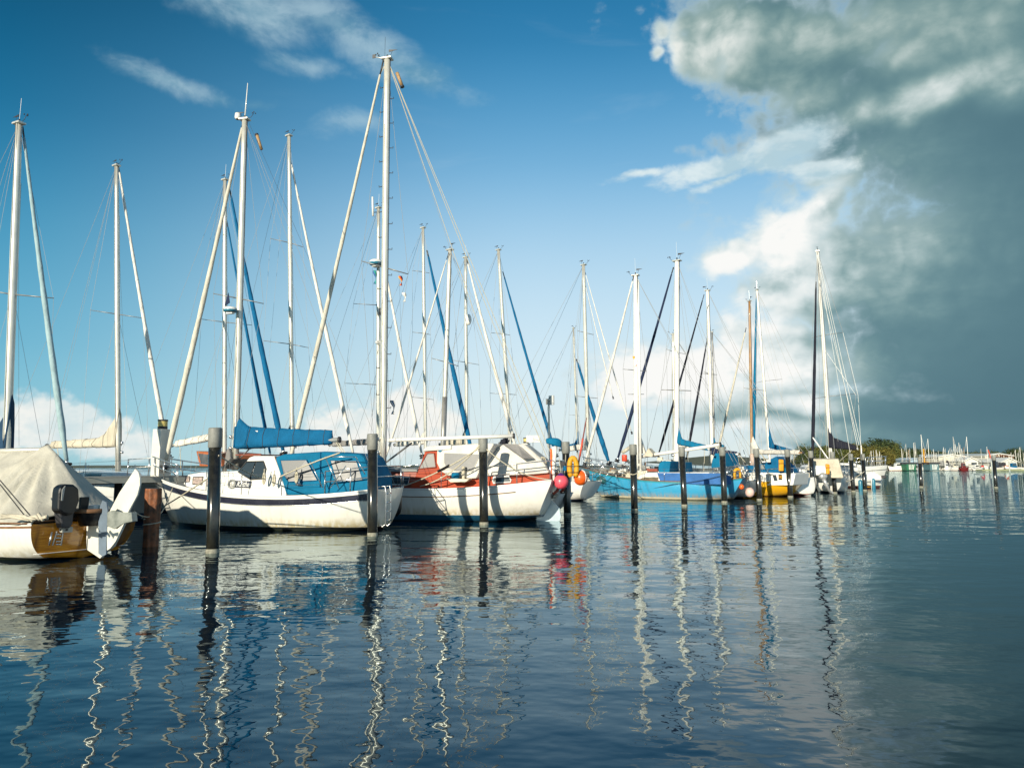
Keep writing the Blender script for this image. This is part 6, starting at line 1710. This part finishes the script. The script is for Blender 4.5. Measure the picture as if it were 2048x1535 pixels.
fm = [(1742, 901, 190), (1746.5, 900, 186), (1752, 899, 182), (1755, 907, 188), (1759, 902, 184), (1763, 909, 190), (1803, 896, 205), (1811.5, 887, 200), (1817, 899, 196), (1819, 896, 204), (1827, 885, 198), (1829.7, 884, 202),
      (1842, 869, 184), (1849.5, 896, 205), (1855.5, 877, 190), (1863, 903, 200), (1866.5, 898, 196), (1869, 908, 192), (1872, 905, 205), (1876.5, 901, 207), (1886.8, 894, 192), (1890.5, 896, 204),
      (1897, 900, 196), (1900, 895, 202), (1903, 894, 190), (1906, 873, 184), (1909.5, 888, 196), (1914.5, 892, 190), (1917.5, 885, 200), (1920, 889, 187), (1923, 897, 194), (1927, 894, 205),
      (1933, 873, 186), (1961.5, 897, 200), (1973.5, 893, 204), (2022, 904, 196), (2030.5, 899, 200), (2036.5, 905, 204), (2039.5, 894, 190), (2046, 904, 198), (2052, 898, 200)]
rnd = random.Random(3)
for n_, (px, py, Yd) in enumerate(fm):
    i = 2 if int(px) in (1849, 1927, 1817) else (n_ % 2)
    t = at(px, py, Yd)
    o = fps[i] if not ff[i] else copy_tree(fps[i]); ff[i] = True
    s_ = t.z / 12.0
    o.rotation_euler = (0, 0, R(rnd.choice((100, 80, 60, 120, 150, 30, -80, -100)))); a = o.rotation_euler[2]
    ss = max(.55, min(1.15, s_ * .9)); o.scale = (ss, ss, s_)
    o.location = (t.x - .8 * ss * math.cos(a), Yd - .8 * ss * math.sin(a), 0)
    special = {1842: 'tallest far yacht mast, white, just right of the green boat hut', 1906: 'thick tall white mast in the middle of the forest of far masts', 1933: 'tall white mast standing apart above the low gabled hut', 1855: 'slim tall mast above the teal grey boat hut',
               1961: 'thin short mast between the gabled hut and the lettered shed', 1973: 'mast at the left corner of the lettered boatyard shed'}
    if int(px) in special: tag(o, special[int(px)], 'sailboat')
    else:
        zone = 'beyond the white cruiser bow' if px < 1780 else 'before the trees above the green boat hut' if px < 1860 else 'in the forest of masts before the long white shed' if px < 1935 else 'at the right edge beyond the lettered shed'
        tag(o, f"far yacht with {'brown' if i == 2 else 'white'} mast {zone}", 'sailboat', f'far yachts {zone}')
# far motor boats
def launch(px0, px1, Yd, yw, hullm, cabm, label, face=1, tall=1.0):
    a, b = water(px0, yw), water(px1, yw)
    a = at(px0, 935, Yd); b = at(px1, 935, Yd); L = b.x - a.x
    e = empty('far_motor_boat', ((a.x + b.x) / 2, Yd, 0), 0 if face > 0 else math.pi, label, 'motor boat')
    h = Hull(L, L * .34, (.8 * tall, .75 * tall, 1.25 * tall), tw=.8, bo=L * .12)
    h.mesh([hullm], (0,), n=16).build('hull', e); h.deck(DECKB, n=10).build('deck', e)
    c = MB().prism([(-L * .25, .7), (L * .15, .75), (L * .08, 1.9 * tall), (-L * .2, 2.0 * tall)], -L * .12, L * .12, cabm).build('cabin', e, bevel=.06)
    MB().prism([(-L * .19, 1.25 * tall), (L * .09, 1.3 * tall), (L * .07, 1.7 * tall), (-L * .18, 1.75 * tall)], -L * .125, L * .125, GLASS).build('window', c)
    return e
launch(1776, 1812, 183, 941, HRED, WHITE, 'white fishing launch with low wheelhouse left of the green boat hut', -1)
MARO = P('maroon_paint', (.14, .012, .012), .4, var=.1)
launch(1918, 1938, 181, 941, MARO, MARO, 'maroon motor boat with pale fenders on the far waterline', 1)
launch(1886, 1902, 182, 941, HB1, WHITE, 'dark blue and white motor boat beside the maroon one', 1)
launch(1903, 1917, 184, 941, HB1, CREAM, 'small cream motor boat between the masts and the maroon boat', 1)
launch(1843, 1857, 186, 940, HB1, WHITE, 'white motor boat between the two boat huts', -1)
launch(1942, 1966, 182, 941, HB1, WHITE, 'low white speedboat right of the maroon boat', 1, .8)
launch(1968, 2005, 178, 942, WHITEC, NAVYP, 'long grey and navy canvas covered boat under the lettered shed', -1, 1.15)
launch(2010, 2040, 190, 940, HB1, BLUEC, 'white cruiser with blue canvas beside the far dock', -1)
a, b = at(1963, 941, 174), at(2100, 941, 174)
fdk = empty('far_dock', ((a.x + b.x) / 2, 174, 0), 0, 'low pale green dock at the far right waterline', 'dock')
MB().box((0, 1, .25), (b.x - a.x, 2.4, .35), P('pale_green_dock', (.33, .36, .20), .8, var=.15, vs=.5)).build('deck', fdk)
for i in range(4): MB().tube([(-6 + i * 4.3, -.3, -1), (-6 + i * 4.3, -.3, 2.4)], .17, P('pale_post_paint', (.5, .53, .47), .6), 8).build('post', fdk)
for (x0, y0, x1, y1, c, lb) in ((1980, 910, 1976, 899, P('crane_red', (.6, .08, .04), .5), 'red crane jib left of the shed lettering'), (1849, 925, 1847, 897, YELH, 'thin yellow crane jib above the far huts')):
    p0, p1 = at(x0, y0, 214), at(x1, y1, 214)
    o = empty('crane', (p0.x, 214, .3), 0, lb, 'crane')
    MB().tube([(0, 0, 0), (0, 0, p0.z - .3), (p1.x - p0.x, 0, p1.z - .3)], .17, c, 6).build('jib', o)
    MB().box((0, 0, 1.2), (2.2, 1.6, 1.6), c).build('cab', o)
for (px, lb, c) in ((2014, 'orange covered dinghy by the far dock', ORANGE), (2028, 'yellow orange covered dinghy by the far dock', YELH), (1967, 'red inflatable before the lettered shed', RED2)):
    p = at(px, 930, 192)
    o = empty('dinghy', (p.x, 192, p.z - .3), 0, lb, 'dinghy')
    MB().ball((0, 0, 0), .6, c, 14, 8, (1.3, .7, .45)).build('cover', o)
    MB().ball((0, 0, -.4), .9, GREYP, 14, 8, (1.2, .6, .4)).tube([(-.7, 0, -1.6), (-.6, 0, -.4)], .06, DARK, 5).tube([(.7, 0, -1.6), (.6, 0, -.4)], .06, DARK, 5).build('hull', o)
